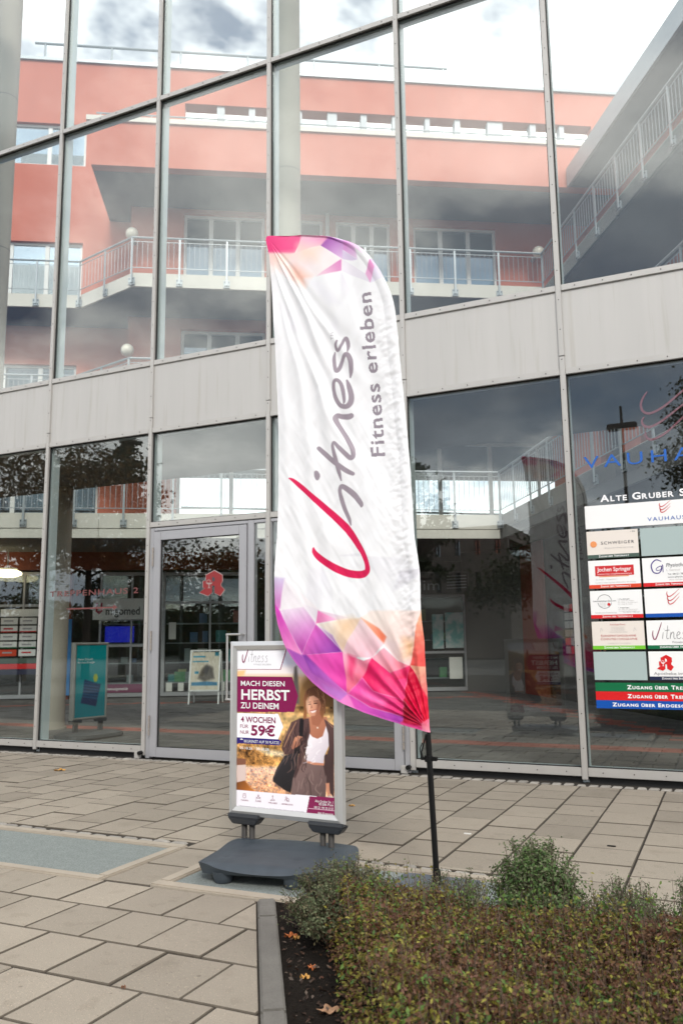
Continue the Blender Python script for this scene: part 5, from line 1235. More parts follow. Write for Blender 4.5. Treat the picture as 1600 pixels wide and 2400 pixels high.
# five rows as seen; the cells are drawn in unit coordinates (0..1, y up)
class Cell:
    def __init__(s, col, row, face, foot=None, foot_txt=None, h=None, plate=None):
        s.x0 = dx0+col*dg; s.w = dw; s.z1, s.z0 = h or zr[row]; s.h = s.z1-s.z0
        s.T = {}; s.o = plate
        if plate is None: m = MB(); flat(m, s.x0, s.x0+s.w, s.z0, s.z1); s.o = m.build('name_plate', SGN[face], dr)
        if foot:
            f = MB(); flat(f, s.x0, s.x0+s.w, s.z0, s.z0+.13*s.h, .0042, .001); f.build('colour_strip', SGN[foot], s.o)
            if foot_txt: s.text(foot_txt, .22, .035, .80, .07, 'white_print', caps=.8, bold=.03)
    def P(s, x, y, off=.0062): return np.array([s.x0+x*s.w, YD-off, s.z0+y*s.h])
    def text(s, t, x0, y, x1, cap, ink, **k): text_mb(s.T.setdefault(ink, MB()), s.P(x0, y), XF, ZF, t, (x1-x0)*s.w, cap*s.h, **k)
    def rect(s, x0, y0, x1, y1, ink, off=.0056): s.T.setdefault(ink, MB()).add([s.P(x0, y0, off), s.P(x1, y0, off), s.P(x1, y1, off), s.P(x0, y1, off)], [(0, 1, 2, 3)])
    def stroke(s, pts, ink): stroke_mb(s.T.setdefault(ink, MB()), [(s.x0+p[0]*s.w, s.z0+p[1]*s.h, p[2]*s.w) for p in pts], lambda x, z: np.array([x, YD-.0062, z]))
    def disc(s, cx, cy, r, ink): s.T.setdefault(ink, MB()).add([s.P(cx+r*math.cos(t), cy+r*s.w/s.h*math.sin(t), .0064) for t in np.linspace(0, 2*math.pi, 18, endpoint=False)], [tuple(range(18))])
    def done(s):
        for ink, m in s.T.items(): m.build('print', MATS[ink], s.o, kind='stuff')
def swoosh3(c, x, y, k, ink):
    for j, (dx, dy, L) in enumerate(((0, 0, 1), (.02, -.30, .95), (.05, -.55, .9))):
        c.stroke([(x+k*(dx+.02), y+k*1.75*(dy+.55), .010), (x+k*(dx+0), y+k*1.75*(dy+.35), .016), (x+k*(dx+.10), y+k*1.75*(dy+.20), .018), (x+k*(dx+.35), y+k*1.75*(dy+.30), .014), (x+k*(dx+.85*L), y+k*1.75*(dy+.75), .004)], ink)
mat('sign_orange_print', (.75, .28, .10), .4); mat('faint_print', (.48, .46, .45), .5); mat('violet_print', (.06, .03, .22), .4); mat('green_print', (.03, .3, .08), .4); mat('rose_text', (.50, .12, .12), .5)
hz = (gl(c4(128, 1390))[2], gl(c4(142, 1632))[2])
m = MB(); hx0 = gl(c4(130, 1390))[0]; flat(m, hx0, dx0+2*dg+dw, hz[1], hz[0]); hd = m.build('header_plate', SGN['white'], dr)
hc = Cell(1, 0, 'white', h=hz, plate=hd); swoosh3(hc, .40, .66, .25, 'red_print'); hc.text('VAUHAUS', .16, .17, .86, .17, 'blue_print', spacing=1.25); hc.done()
foot = lambda k: 'Zugang über Treppenhaus %d' % k
C_ = Cell(0, 0, 'beige', 'dgreen', foot(1)); C_.disc(.13, .52, .065, 'sign_orange_print'); C_.stroke([(.12, .40, .012), (.14, .64, .02)], 'white_print'); C_.text('SCHWEIGER', .28, .50, .92, .11, 'dark_print', spacing=1.3); C_.text('Steuerberatung', .34, .34, .9, .05, 'faint_print'); C_.text('+ EG', .86, .9, .95, .05, 'dark_print'); C_.done()
Cell(1, 0, 'grey').done()
C_ = Cell(0, 1, 'white', 'orange', foot(2)); C_.rect(.13, .44, .88, .80, 'red_print'); C_.text('Jochen Springer', .17, .60, .83, .15, 'white_print', bold=.01); C_.text('Analytischer Kinder- und Jugendlichenpsychotherapeut', .17, .48, .84, .05, 'white_print'); C_.rect(.20, .40, .78, .43, 'sign_orange_print'); C_.text('Dr. Nieder    Treppenhaus 2', .14, .29, .55, .05, 'faint_print'); C_.text('Terminvereinbarung nach telefonischer Anmeldung', .12, .18, .90, .05, 'faint_print'); C_.done()
C_ = Cell(1, 1, 'white', 'red', foot(2))
C_.stroke([(.36, .86, .014), (.26, .92, .02), (.17, .75, .022), (.20, .50, .02), (.30, .46, .02), (.36, .60, .018), (.34, .70, .014), (.26, .62, .012), (.27, .55, .012), (.34, .58, .012), (.38, .74, .012), (.38, .48, .012)], 'violet_print')
C_.text('Physiotherapie', .44, .66, 1.0-.04, .14, 'dark_print', shear=.3); C_.text('L. Gartner', .44, .52, .70, .07, 'faint_print'); C_.text('Tel. 08121 784550', .46, .38, .85, .06, 'dark_print'); C_.text('www.physio.de', .46, .28, .80, .06, 'dark_print'); C_.text('Alte Gruber Str.', .48, .19, .86, .05, 'faint_print'); C_.done()
C_ = Cell(0, 2, 'white', 'red', foot(2)); C_.stroke([(.28+.135*math.cos(t), .62+.235*math.sin(t), .008) for t in np.linspace(.15, 2.99, 14)], 'dark_print'); C_.stroke([(.28+.135*math.cos(t), .60+.235*math.sin(t), .008) for t in np.linspace(3.3, 6.12, 14)], 'dark_print')
C_.text('Internistisches Zentrum', .06, .60, .50, .06, 'dark_print'); C_.disc(.36, .50, .03, 'red_print')
for i, t in enumerate(('Kardiologie', 'Pneumologie', 'Angiologie')): C_.text(t, .18, .54-.055*i, .30, .035, 'faint_print')
for i, t in enumerate(('• Kardiologie', 'Dr. med. Th. Weber', 'Dr. med. J. Aschermann', 'Dr. med. K. Hahn', '', '• Angiologie', 'Dr. med. H. Rosenmeier', 'Termine n. Absprache')):
    if t: C_.text(t, .54, .66-.062*i, .54+.017*len(t), .042, 'dark_print' if '•' in t else 'faint_print')
C_.text('Termine nach Vereinbarung', .08, .18, .50, .06, 'faint_print'); C_.text('Tel. 08121 / 466 200', .62, .18, .94, .06, 'faint_print'); C_.done()
C_ = Cell(1, 2, 'white', 'blue'); swoosh3(C_, .42, .62, .28, 'red_print'); C_.done()
C_ = Cell(0, 3, 'beige', 'lime', foot(1)); C_.text('Radiologie Praxis', .36, .86, .65, .055, 'rose_text')
for i, t in enumerate(('Dr. med. Peter Schneider', 'Dr. med. Regina Blankenburg', 'Dr. med. Christa Rieder')): C_.text(t, .38, .77-.05*i, .63, .035, 'faint_print')
C_.text('Fachärzte für Diagnostische Radiologie', .34, .60, .68, .04, 'faint_print'); C_.text('Kernspintomographie', .17, .45, .84, .09, 'rose_text', caps=.8); C_.text('Computertomographie', .16, .33, .86, .09, 'rose_text', caps=.8); C_.text('Sprechzeiten: Mo bis Fr nach Vereinbarung', .30, .20, .72, .04, 'faint_print'); C_.stroke([(.16, .62, .006), (.18, .76, .006), (.21, .66, .006)], 'faint_print'); C_.stroke([(.80, .62, .006), (.82, .76, .006), (.85, .66, .006)], 'faint_print'); C_.done()
C_ = Cell(1, 3, 'white', 'green', None); C_.text('Zugang über Treppenhaus 1'.upper(), .22, .035, .95, .07, 'white_print', bold=.02)
for s_ in [V_STROKE]: C_.stroke([(.12+p[0]*.28, .34+p[1]*.50, p[2]*.20) for p in s_], 'burgundy_print')
for s_ in W_STROKES: C_.stroke([(.12+p[0]*.28, .34+p[1]*.50, p[2]*.20) for p in s_], 'grey_print')
C_.text('Fitness erleben', .46, .20, .93, .075, 'grey_print'); C_.done()
Cell(0, 4, 'grey').done()
C_ = Cell(1, 4, 'white', 'navy', 'Zugang über Erdgeschoss')
def cA(p, o): return C_.P(.30+(p[0]-640)/235*.31*1.0, .60+(680-p[1])/240*.56, .0062+o)
pharm_A(C_.o, cA, SGN['red'], SGN['white'], .0006)
C_.text('Apotheke im Vauhaus', .08, .19, .99, .10, 'grey_print'); 
for i in range(4): C_.rect(.70+.01*i, .36+.07*i, .90, .39+.07*i, 'dark_print')
C_.done()
for r_ in range(5):   # third column
    C_ = Cell(2, r_, 'white' if r_ % 2 else 'beige', ('green', 'red', 'red', 'green', 'navy')[r_], foot(1+r_ % 2)); C_.text('Praxis', .3, .5, .7, .1, 'grey_print'); C_.done()
bx0 = gl(c5(325, 1445))[0]; bx1 = dx0+2*dg+dw
for ya, yb, col_, tx_, x0_ in ((1445, 1566, 'green', 'Zugang über Treppenhaus 1', 775), (1570, 1690, 'red', 'Zugang über Treppenhaus 2', 782), (1693, 1806, 'blue', 'Zugang über Erdgeschoss', 568)):
    z1, z0 = gl(c5(330, ya))[2], gl(c5(338, yb))[2]; m = MB(); flat(m, bx0, bx1, z0, z1); o = m.build('colour_band', SGN[col_], dr)
    a = gl(c5(x0_, yb-28)); m = MB(); text_mb(m, (a[0], YD-.0055, z0+.28*(z1-z0)), XF, ZF, tx_, .72, .46*(z1-z0), caps=.78, bold=.035); m.build('print', MATS['white_print'], o, kind='stuff')

# ================================================================== THINGS STANDING BEHIND THE GLASS
# teal poster stand
P_, Q_ = on_z((169, 1690), .25), on_z((250, 1682), .25); X_ = (Q_-P_)*[1, 1, 0]; W_ = np.linalg.norm(X_); X_ /= W_; N_ = np.array([-X_[1], X_[0], 0])
hT = (lambda d: (EYEP+d*(((P_-EYEP)@N_)/(d@N_)))[2]-.25)(ray((181, 1506)))
ws = thing('poster_stand', 'teal poster stand on a flat base behind the left glass', 'poster stand', P_*[1, 1, 0]+X_*W_/2)
GF = mat('bronze_grey_frame', (.26, .25, .235), .4, .3)
stand_frame(ws, P_*[1, 1, 0], X_, N_, W_, hT, .25, rail=.035, th=.07, m=GF)
na, nz = 50, 100; aa, zz_ = np.meshgrid(np.linspace(.03, W_-.03, na), np.linspace(.25+hT-.03, .28, nz))
pp = P_[None]*[1, 1, 0]+aa.ravel()[:, None]*X_+zz_.ravel()[:, None]*ZF+N_*.004
uvp = np.stack([(aa.ravel()-.03)/(W_-.06), (zz_.ravel()-.28)/(hT-.06)], 1)
pt = Print(uvp*100, (10, 150, 158)); pt.poly([(-5, -5), (105, -5), (105, 30), (-5, 30)], (8, 128, 142), soft=8); pt.poly([(24, 26), (72, 20), (84, 44), (30, 52)], (14, 62, 104), soft=1); pt.poly([(20, 20), (70, 14), (74, 22), (24, 29)], (18, 46, 92), soft=1)
for k in range(6): pt.poly([(26, 28+4*k), (78, 24+4*k), (78, 25+4*k), (26, 29+4*k)], (60, 120, 170), soft=.6, alpha=.6)
pt.poly([(62, 48), (70, 48), (74, 54), (70, 59), (62, 59), (58, 54)], (190, 200, 80), soft=1)
print_mesh('poster', pp, grid_faces(nz, na), pt.linear(.8), POSTM, ws)
m = MB()
for t_, b_, y_ in (('Deine Zukunft', .70, .74), ('für deine Energie', .78, .70)): m = MB(); text_mb(m, P_*[1, 1, 0]+X_*(.03+.06*W_)+ZF*(.28+y_*hT)-N_*.001+N_*.003, X_, ZF, t_, b_*.62*W_, .028); m.build('lettering', MATS['white_print'], ws)
for c0 in (.0, W_-.16):
    m = MB(); o_ = P_*[1, 1, 0]+X_*c0+N_*-.01; m.obox(o_+ZF*.21, X_*.16, N_*.09, ZF*.045); m.build('clamp', CLAMP, ws, bevel=.004)
    m = MB(); m.obox(o_+X_*.05+N_*.02+ZF*.085, X_*.06, N_*.04, ZF*.124); m.build('spring', CLAMP, ws)
bO = P_*[1, 1, 0]+X_*(W_/2); m = MB(); bp_ = []
for k in range(24):
    t = 2*math.pi*k/24; bp_.append(bO+X_*.46*np.sign(math.cos(t))*abs(math.cos(t))**.5+N_*.28*np.sign(math.sin(t))*abs(math.sin(t))**.5)
m.prism([p+ZF*.02 for p in bp_], ZF*.045); vs = len(bp_); top_ = [bO+(p-bO)*.78+ZF*.09 for p in bp_]; m.add([p+ZF*.065 for p in bp_]+top_, [(i, (i+1) % vs, (i+1) % vs+vs, i+vs) for i in range(vs)]+[tuple(range(vs, 2*vs))]); m.build('base', mat('dark_grey_base', (.08, .082, .085), .6), ws, bevel=.004)
# small white A board
P_, Q_ = on_z((428, 1651), 0), on_z((516, 1652), 0); P_ = P_; X_ = np.array([math.cos(math.radians(24)), math.sin(math.radians(24)), 0]); W_ = np.linalg.norm(Q_-P_); N_ = np.array([-X_[1], X_[0], 0])
P_ = on_z((440, 1651), 0); W_ = .66
h_ = (lambda d: (EYEP+d*(((P_-EYEP)@N_)/(d@N_)))[2])(ray((445, 1527)))
ab = thing('a_frame_sign', 'white A frame sign with a pale blue and sand poster behind the door', 'sign', P_+X_*W_/2)
lean = N_*.18
for a_0, nm in ((0, 'leg'), (W_-.03, 'leg')):
    for sgn, off in ((1, 0), (-1, .62)):
        m = MB(); b0 = P_+X_*a_0+N_*(off); m.hexa([b0, b0+X_*.03, b0+X_*.03+N_*.03, b0+N_*.03, *(np.array(q)+lean*sgn*1.4+ZF*h_ for q in (b0, b0+X_*.03, b0+X_*.03+N_*.03, b0+N_*.03))]); m.build(nm, WHITEP, ab)
na, nz = 60, 80; aa, hh = np.meshgrid(np.linspace(.03, W_-.03, na), np.linspace(h_-.02, .26*h_, nz))
pp = P_[None]+aa.ravel()[:, None]*X_+hh.ravel()[:, None]*ZF+(hh.ravel()/h_)[:, None]*lean*1.4-N_*.012
pa = Print(np.stack([(aa.ravel()-.03)/(W_-.06)*100, (hh.ravel()-.26*h_)/(h_*.74)*100], 1), (214, 204, 184))
pa.poly([(26, 30), (50, 22), (86, 30), (78, 58), (56, 66), (40, 56)], (92, 84, 74), soft=4); pa.poly([(44, 44), (60, 40), (66, 60), (52, 62)], (58, 52, 48), soft=3); pa.poly([(4, 12), (96, 12), (96, 20), (60, 22), (4, 20)], (40, 120, 160), soft=1.5); pa.poly([(4, 72), (62, 72), (62, 75), (4, 75)], (60, 150, 180), soft=.7); pa.poly([(6, 84), (50, 84), (50, 88), (6, 88)], (60, 150, 180), soft=.7); pa.poly([(14, 42), (28, 42), (28, 48), (14, 48)], (50, 140, 170), soft=1); pa.poly([(84, 88), (98, 88), (98, 99), (84, 99)], (30, 110, 130), soft=2); pa.blur_noise((8, 8, 8), 6, 5)
print_mesh('poster', pp, grid_faces(nz, na), pa.linear(.8), POSTM, ab)
m = MB()
for q in ((.0, .0), (.0, W_-.02)): pass
top0 = P_+ZF*h_+lean*1.4-N_*.02; bot0 = P_+ZF*h_*.24+lean*1.4*.24-N_*.02
for A_, B_ in ((bot0, bot0+X_*W_), (top0, top0+X_*W_), (bot0, top0), (bot0+X_*(W_-.03), top0+X_*(W_-.03))):
    m2 = MB(); d_ = B_-A_; side = ZF*.03 if abs(d_[2]) < .01 else X_*.03; m2.obox(A_, d_, side, N_*.02); m2.build('frame_rail', WHITEP, ab)
# directory board on the inner wall at the left
vd = 20.7
u0, u1, z0, z1 = px_rect_v(3, 1428, 100, 1552, vd)
idr = thing('tenant_directory', 'white tenant directory with red and green strips on the dark wall at the left', 'directory sign', uv((u0+u1)/2, vd, z0))
m = MB(); m.uvbox(u0, u1+.3, vd-.02, vd, z1-(z1-z0)*.14, z1); m.build('header_plate', SGN['white'], idr)
cw, chh = (u1-u0+.3)/3, (z1-z0)*.14
for r_ in range(5):
    for c_ in range(3):
        a0 = u0+c_*cw; b1 = z1-(z1-z0)*.165-r_*chh*1.06
        m = MB(); m.uvbox(a0+.02, a0+cw-.03, vd-.02, vd, b1-chh*.86, b1); o = m.build('name_plate', SGN['orange'] if (r_, c_) == (4, 0) else SGN['white'], idr)
        if r_ in (1, 3): m = MB(); m.uvbox(a0+.02, a0+cw-.03, vd-.022, vd-.0201, b1-chh*.86, b1-chh*.72); m.build('colour_strip', SGN['red'] if r_ == 1 else SGN['green'], o)
        m = MB(); m.uvbox(a0+cw*.2, a0+cw*.7, vd-.023, vd-.0201, b1-chh*.5, b1-chh*.3); m.build('print', REDP if (r_, c_) in ((1, 0), (4, 1)) else MATS['light_grey_print'], o)
for k, c_ in enumerate(('dgreen', 'red', 'navy')):
    m = MB(); m.uvbox(u0+.02, u1+.28, vd-.02, vd, z0-.02-.13*k, z0+.10-.13*k); m.build('colour_band', SGN[c_], idr)
# second directory seen edge on at the right shops, and lamps
rd = thing('tenant_directory', 'narrow column of white name plates on the dark shop wall at the right', 'directory sign', uv(6.5, 17.6, 1.2))
va_, vb_ = sorted((on_u((1322, 1480), 6.575)[1], on_u((1348, 1480), 6.575)[1])); zt1, zb1 = on_u((1335, 1416), 6.575)[2], on_u((1335, 1535), 6.575)[2]
for r_ in range(6):
    for c_ in range(2):
        w_ = (vb_-va_)/2; h_ = (zt1-zb1)/6
        m = MB(); m.uvbox(6.575, 6.597, va_+c_*w_+.03, va_+(c_+1)*w_-.03, zt1-(r_+1)*h_+.03, zt1-r_*h_); m.build('name_plate', mat('dull_plate', (.34, .33, .32), .5) if (r_+c_) % 5 else SGN['red'], rd)
lp = uv(*on_v((18, 1344), 20.2)); ld = thing('ceiling_lamp', 'glowing round ceiling lamp under the gallery at the far left', 'ceiling lamp', lp)
m = MB(); m.ball(lp, .33, 22, 8, .30); m.build('shade', mat('glowing_opal', (.8, .75, .6), .5, emit=((1.0, .86, .55), 3.0)), ld, smooth=True)
m = MB(); m.tube(lp+[0, 0, .08], lp+[0, 0, .12], .22, n=22); m.tube(lp+[0, 0, .12], [lp[0], lp[1], 3.52], .015, n=8); m.build('mount', WHITEP, ld, smooth=True)
lp2 = uv(*on_v((-22, 1342), 20.2)); ld2 = thing('ceiling_lamp', 'glowing round ceiling lamp partly cut by the left picture edge', 'ceiling lamp', lp2)
m = MB(); m.ball(lp2, .33, 22, 8, .30); m.build('shade', MATS['glowing_opal'], ld2, smooth=True)

# ================================================================== PLANTS IN THE BED
LEAFM = print_mat('leaf', .55, transl=.25, spec=.25)
GREYG = np.array([[.115, .135, .065], [.085, .105, .05], [.15, .165, .09], [.13, .11, .06], [.07, .09, .04]])
TWIG = mat('twig_bark', (.10, .07, .05), .9, var=.3, nscale=30)
def leaves(P, Nn, size, col, name, parent, aspect=.55, curl=.25):
    """one pointed, folded leaf (two faces) per point: P positions, Nn facing directions, size lengths, col linear colours"""
    n = len(P); Nn = Nn/np.linalg.norm(Nn, axis=1, keepdims=True)
    r = rng.normal(size=(n, 3)); X = np.cross(Nn, r); X /= np.linalg.norm(X, axis=1, keepdims=True); Y = np.cross(Nn, X)
    L = size[:, None]; w = L*aspect*.5
    v = np.stack([P-X*L*.5, P+Y*w+Nn*L*curl*.35-X*L*.03, P+X*L*.5-Nn*L*curl*.3, P-Y*w+Nn*L*curl*.35-X*L*.03], 1).reshape(-1, 3)
    f = (np.arange(n)*4)[:, None]+np.array([[0, 1, 2, 3]])
    f = np.concatenate([np.stack([f[:, 0], f[:, 1], f[:, 2]], 1), np.stack([f[:, 0], f[:, 2], f[:, 3]], 1)])
    return print_mesh(name, v, f, np.repeat(col, 4, 0), LEAFM, parent)
def vnoise(x, y, s, seed):
    rg = np.random.default_rng(seed); G = rg.random((64, 64)); a = x/s+100; b = y/s+100; i = np.floor(a).astype(int); j = np.floor(b).astype(int); fa = a-i; fb = b-j; fa = fa*fa*(3-2*fa); fb = fb*fb*(3-2*fb)
    g_ = lambda p, q: G[p % 64, q % 64]
    return (g_(i, j)*(1-fa)+g_(i+1, j)*fa)*(1-fb)+(g_(i, j+1)*(1-fa)+g_(i+1, j+1)*fa)*fb
BROWN = np.array([[.115, .058, .028], [.085, .042, .022], [.150, .082, .036], [.105, .040, .022], [.17, .085, .055]])
OLIVE = np.array([[.20, .185, .030], [.155, .150, .028], [.26, .235, .045], [.185, .145, .03]])
GREEN = np.array([[.085, .150, .028], [.06, .115, .025], [.12, .20, .04]])
def pick(arr, n): return arr[rng.integers(len(arr), size=n)]*rng.uniform(.75, 1.25, (n, 1))
hedge = thing('hedge', 'low clipped hedge of small brown, olive and green autumn leaves filling the bed', 'hedge', (-.5, 2.6, 0))
def hedge_top(x, y): return .28+.09*(vnoise(x, y, .24, 1)-.5)+.06*(vnoise(x, y, .55, 2)-.5)+.035*(vnoise(x, y, .07, 9)-.5)
n = 290000
hx = rng.uniform(-1.75, 1.5, n); hy = rng.uniform(.95, 3.62, n)
dk = (hx-KP[0])*KN[0]+(hy-KP[1])*KN[1]
edge = .275+.06*(vnoise(hx, hy, .18, 3)-.5)+.02*rng.normal(size=n)
back = 3.46+.08*(vnoise(hx, hy, .2, 4)-.5)
ok = (dk > edge) & (hy < back)
hx, hy, dk, edge, back = hx[ok], hy[ok], dk[ok], edge[ok], back[ok]; n = len(hx)
zt = hedge_top(hx, hy); side = np.minimum(np.clip((dk-edge)/.10, 0, 1), np.clip((back-hy)/.10, 0, 1))
zt = zt*(.35+.65*np.sqrt(side)) if False else zt*(.50+.50*side**.5)
depth = rng.exponential(.045, n); depth = np.where(side < .6, rng.uniform(0, 1, n)*zt*.9, np.minimum(depth, .2))
hz_ = zt-depth+rng.normal(0, .008, n)
thin = vnoise(hx, hy, .045, 41)*.6+vnoise(hx, hy, .018, 42)*.4
keep = (hz_ > .01) & ((thin > .40) | (depth > .06) | (rng.random(n) < .25))
# camera-side density: thin out what is out of sight to the right and behind
hx, hy, hz_, depth = hx[keep], hy[keep], hz_[keep], depth[keep]; n = len(hx)
clump = vnoise(hx, hy, .11, 5)*.6+vnoise(hx, hy, .04, 6)*.4; u = rng.random(n)
pg = np.clip(.06+.5*(clump-.45), .02, .4); po_ = np.clip(.30+.6*(vnoise(hx, hy, .16, 7)-.5), .05, .5)
colr = pick(BROWN, n); m1 = u < pg+po_; colr[m1] = pick(OLIVE, int(m1.sum())); m2 = u < pg; colr[m2] = pick(GREEN, int(m2.sum())); colr *= .88
Nl = rng.normal(size=(n, 3))*.75+np.array([0, -.15, 1.0])
leaves(np.stack([hx, hy, hz_], 1), Nl, rng.uniform(.008, .022, n)*(1+.25*(u < pg)), colr, 'foliage', hedge)['kind'] = 'stuff'
tw = MB()
for k in range(2600):
    x = rng.uniform(-1.5, .9); y = rng.uniform(1.5, 3.45)
    if (x-KP[0])*KN[0]+(y-KP[1])*KN[1] < .38: continue
    h_ = hedge_top(np.array([x]), np.array([y]))[0]*rng.uniform(.9, 1.22); tw.tube((x, y, .0), (x+rng.normal(0, .04), y+rng.normal(0, .04), h_), .0022, .0008, 3, False)
SP, SN, SCL, SZ = [], [], [], []
for k in range(1100):
    x = rng.uniform(-1.55, .9); y = rng.uniform(1.45, 3.47)
    if (x-KP[0])*KN[0]+(y-KP[1])*KN[1] < .30: continue
    gb = y > 3.1 or rng.random() < .22; b0 = np.array([x, y, hedge_top(np.array([x]), np.array([y]))[0]-.05]); L_ = rng.uniform(.06, .13)*(1.25 if gb else 1); t0 = b0+np.array([rng.normal(0, .25), rng.normal(0, .25), 1])*L_
    tw.tube(b0, t0, .0016, .0006, 3, False); ck = (GREEN if rng.random() < .6 else OLIVE) if gb else BROWN
    for j in range(int(rng.integers(7, 13))):
        q = rng.uniform(.25, 1); SP.append(b0+(t0-b0)*q+rng.normal(0, .006, 3)); SN.append(rng.normal(0, .8, 3)+[0, 0, .7]); SCL.append(ck[rng.integers(len(ck))]*rng.uniform(.7, 1.2)); SZ.append(rng.uniform(.009, .019))
tw.build('stem', TWIG, hedge, kind='stuff')
leaves(np.array(SP), np.array(SN), np.array(SZ), np.array(SCL), 'shoots', hedge)['kind'] = 'stuff'

def shrub(name, label, c, r, ztop, nl, cols, size, group, seed):
    t = thing(name, label, 'shrub', (c[0], c[1], 0), group); rg = np.random.default_rng(seed); tws = MB(); P = []; Nn = []
    nt_ = int(nl/34)
    for k in range(nt_):
        th = rg.uniform(0, 2*math.pi); ph = math.acos(rg.uniform(-.25, 1)); q = np.array([math.sin(ph)*math.cos(th), math.sin(ph)*math.sin(th), math.cos(ph)])
        rr_ = rg.uniform(.75, 1.05)*(1+.12*math.sin(5*th+seed)); tip = np.array([c[0], c[1], ztop*.45])+q*np.array([r, r, ztop*.55])*rr_
        st = np.array([c[0]+rg.normal(0, r*.15), c[1]+rg.normal(0, r*.15), .0]); midp = (st+tip)/2+np.array([0, 0, -.02])+rg.normal(0, .015, 3)
        tws.tube(st, midp, .0035, .0025, 4, False); tws.tube(midp, tip, .0025, .001, 4, False)
        for j in range(34):
            s = 1-rg.random()**1.6*.75; p = (midp+(tip-midp)*s) if s > .2 else (st+(midp-st)*(.5+s*2)); P.append(p+rg.normal(0, .011, 3)); Nn.append(q+rg.normal(0, .7, 3)+[0, 0, .4])
    P = np.array(P); n = len(P); cc = pick(cols, n); P[:, 2] = np.maximum(P[:, 2], .01)
    tws.build('twigs', TWIG, t, kind='stuff'); leaves(P, np.array(Nn), rg.uniform(size[0], size[1], n), cc, 'foliage', t, .5)['kind'] = 'stuff'
GREYG = np.array([[.115, .135, .065], [.085, .105, .05], [.15, .165, .09], [.13, .11, .06], [.07, .09, .04]])
FRESH = np.array([[.075, .135, .035], [.055, .105, .03], [.10, .16, .05], [.13, .15, .075], [.09, .10, .05]])
shrub('shrub', 'grey green shrub at the back left corner of the bed, against the poster stand base', (-1.57, 3.40), .24, .335, 15000, GREYG, (.009, .018), 'small shrubs along the back of the bed', 3)
shrub('shrub', 'tallest, freshest green shrub rising from the back of the hedge', (-.79, 3.58), .18, .45, 13000, FRESH, (.010, .021), 'small shrubs along the back of the bed', 5)
shrub('shrub', 'small dark shrub at the back of the bed, cut by the right picture edge', (-.13, 3.72), .16, .40, 7000, FRESH*.8, (.008, .015), 'small shrubs along the back of the bed', 8)
shrub('shrub', 'low scraggy grey green shrub in front of the flag pole foot', (-1.13, 3.50), .24, .30, 8000, GREYG, (.007, .014), 'small shrubs along the back of the bed', 11)
shrub('shrub', 'low brownish green shrub between the tall shrub and the right picture edge', (-.44, 3.56), .20, .32, 9000, np.concatenate([GREYG*.9, FRESH]), (.007, .014), 'small shrubs along the back of the bed', 14)
# litter and fallen leaves
lit = []; 
nb = 2600; lx = rng.uniform(-2.1, -.9, nb); ly = rng.uniform(1.3, 3.75, nb); dk = (lx-KP[0])*KN[0]+(ly-KP[1])*KN[1]; k_ = (dk > .10) & (dk < .46); lx, ly = lx[k_], ly[k_]; nb = len(lx)
lt = leaves(np.stack([lx, ly, rng.uniform(.010, .028, nb)], 1), rng.normal(size=(nb, 3))*.4+[0, 0, 1], rng.uniform(.008, .03, nb), pick(np.array([[.05, .03, .02], [.035, .022, .016], [.08, .045, .03], [.12, .09, .07], [.02, .016, .014]]), nb), 'bark_litter', setp(link('bed_litter', None), kind='stuff') if False else hedge)
lt['kind'] = 'stuff'
def fallen_leaf(px, L, c, label, z=.004, rot=0.0, lobes=5):
    P = on_z(px, z); t = []
    for k in range(40):
        a = 2*math.pi*k/40; rr_ = L*.5*(.62+.38*abs(math.cos(lobes*a/2))**.8)*(1 if abs(a-math.pi) > .25 else .7); t.append((rr_*math.cos(a), rr_*.72*math.sin(a)))
    cr, sr = math.cos(rot), math.sin(rot); vs = [(P[0], P[1], z+.006)]
    for k, (x, y) in enumerate(t): vs.append((P[0]+cr*x-sr*y, P[1]+sr*x+cr*y, z+.004+.012*math.sin(k*.8)*.5+.5*abs(y)*.4))
    m = MB(); m.add(vs, [(0, k+1, (k+1) % 40+1) for k in range(40)]); o = m.build('fallen_leaf', mat('leaf_%s' % c, {'orange': (.42, .12, .03), 'tan': (.32, .18, .10), 'gold': (.50, .26, .06), 'brown': (.16, .07, .035)}[c], .7, var=.3, nscale=60), None)
    setp(o, label, 'leaf', 'fallen autumn leaves')
for q in (((680, 2195), .06, 'orange', 'bright orange fallen leaf on the dark soil near the kerb top', .012, .4), ((694, 2200), .04, 'gold', 'small golden leaf touching the orange one on the soil', .012, 1.5), ((730, 2270), .045, 'orange', 'rust leaf lying on the soil halfway down the hedge side', .012, 2.0),
          ((768, 2372), .085, 'tan', 'large tan maple leaf on the soil at the bottom of the picture', .014, .8), ((714, 2292), .04, 'gold', 'narrow golden leaf just below the rust leaf on the soil', .012, .1), ((140, 1806), .12, 'gold', 'golden leaf lying on the paving in front of the left glass', .004, .6), ((824, 1889), .05, 'gold', 'small yellow leaf on the paving right of the poster stand', .004, .2),
          ((290, 2316), .02, 'brown', 'dark leaf scrap on the near left paving', .003, 0)): fallen_leaf(*q)
def scrap(px, L, w, label, mt, cat):
    P = on_z(px, 0); m = MB(); m.box((P[0]-L/2, P[1]-w/2, .001), (P[0]+L/2, P[1]+w/2, .006)); setp(m.build(cat.replace(' ', '_'), mt, None), label, cat)
scrap((1095, 1955), .045, .018, 'scrap of white paper on the paving right of the flag pole', MATS['white_paper'], 'paper scrap')
scrap((1432, 1984), .05, .014, 'dark dropped stick on the right hand paving', BLACK, 'litter')

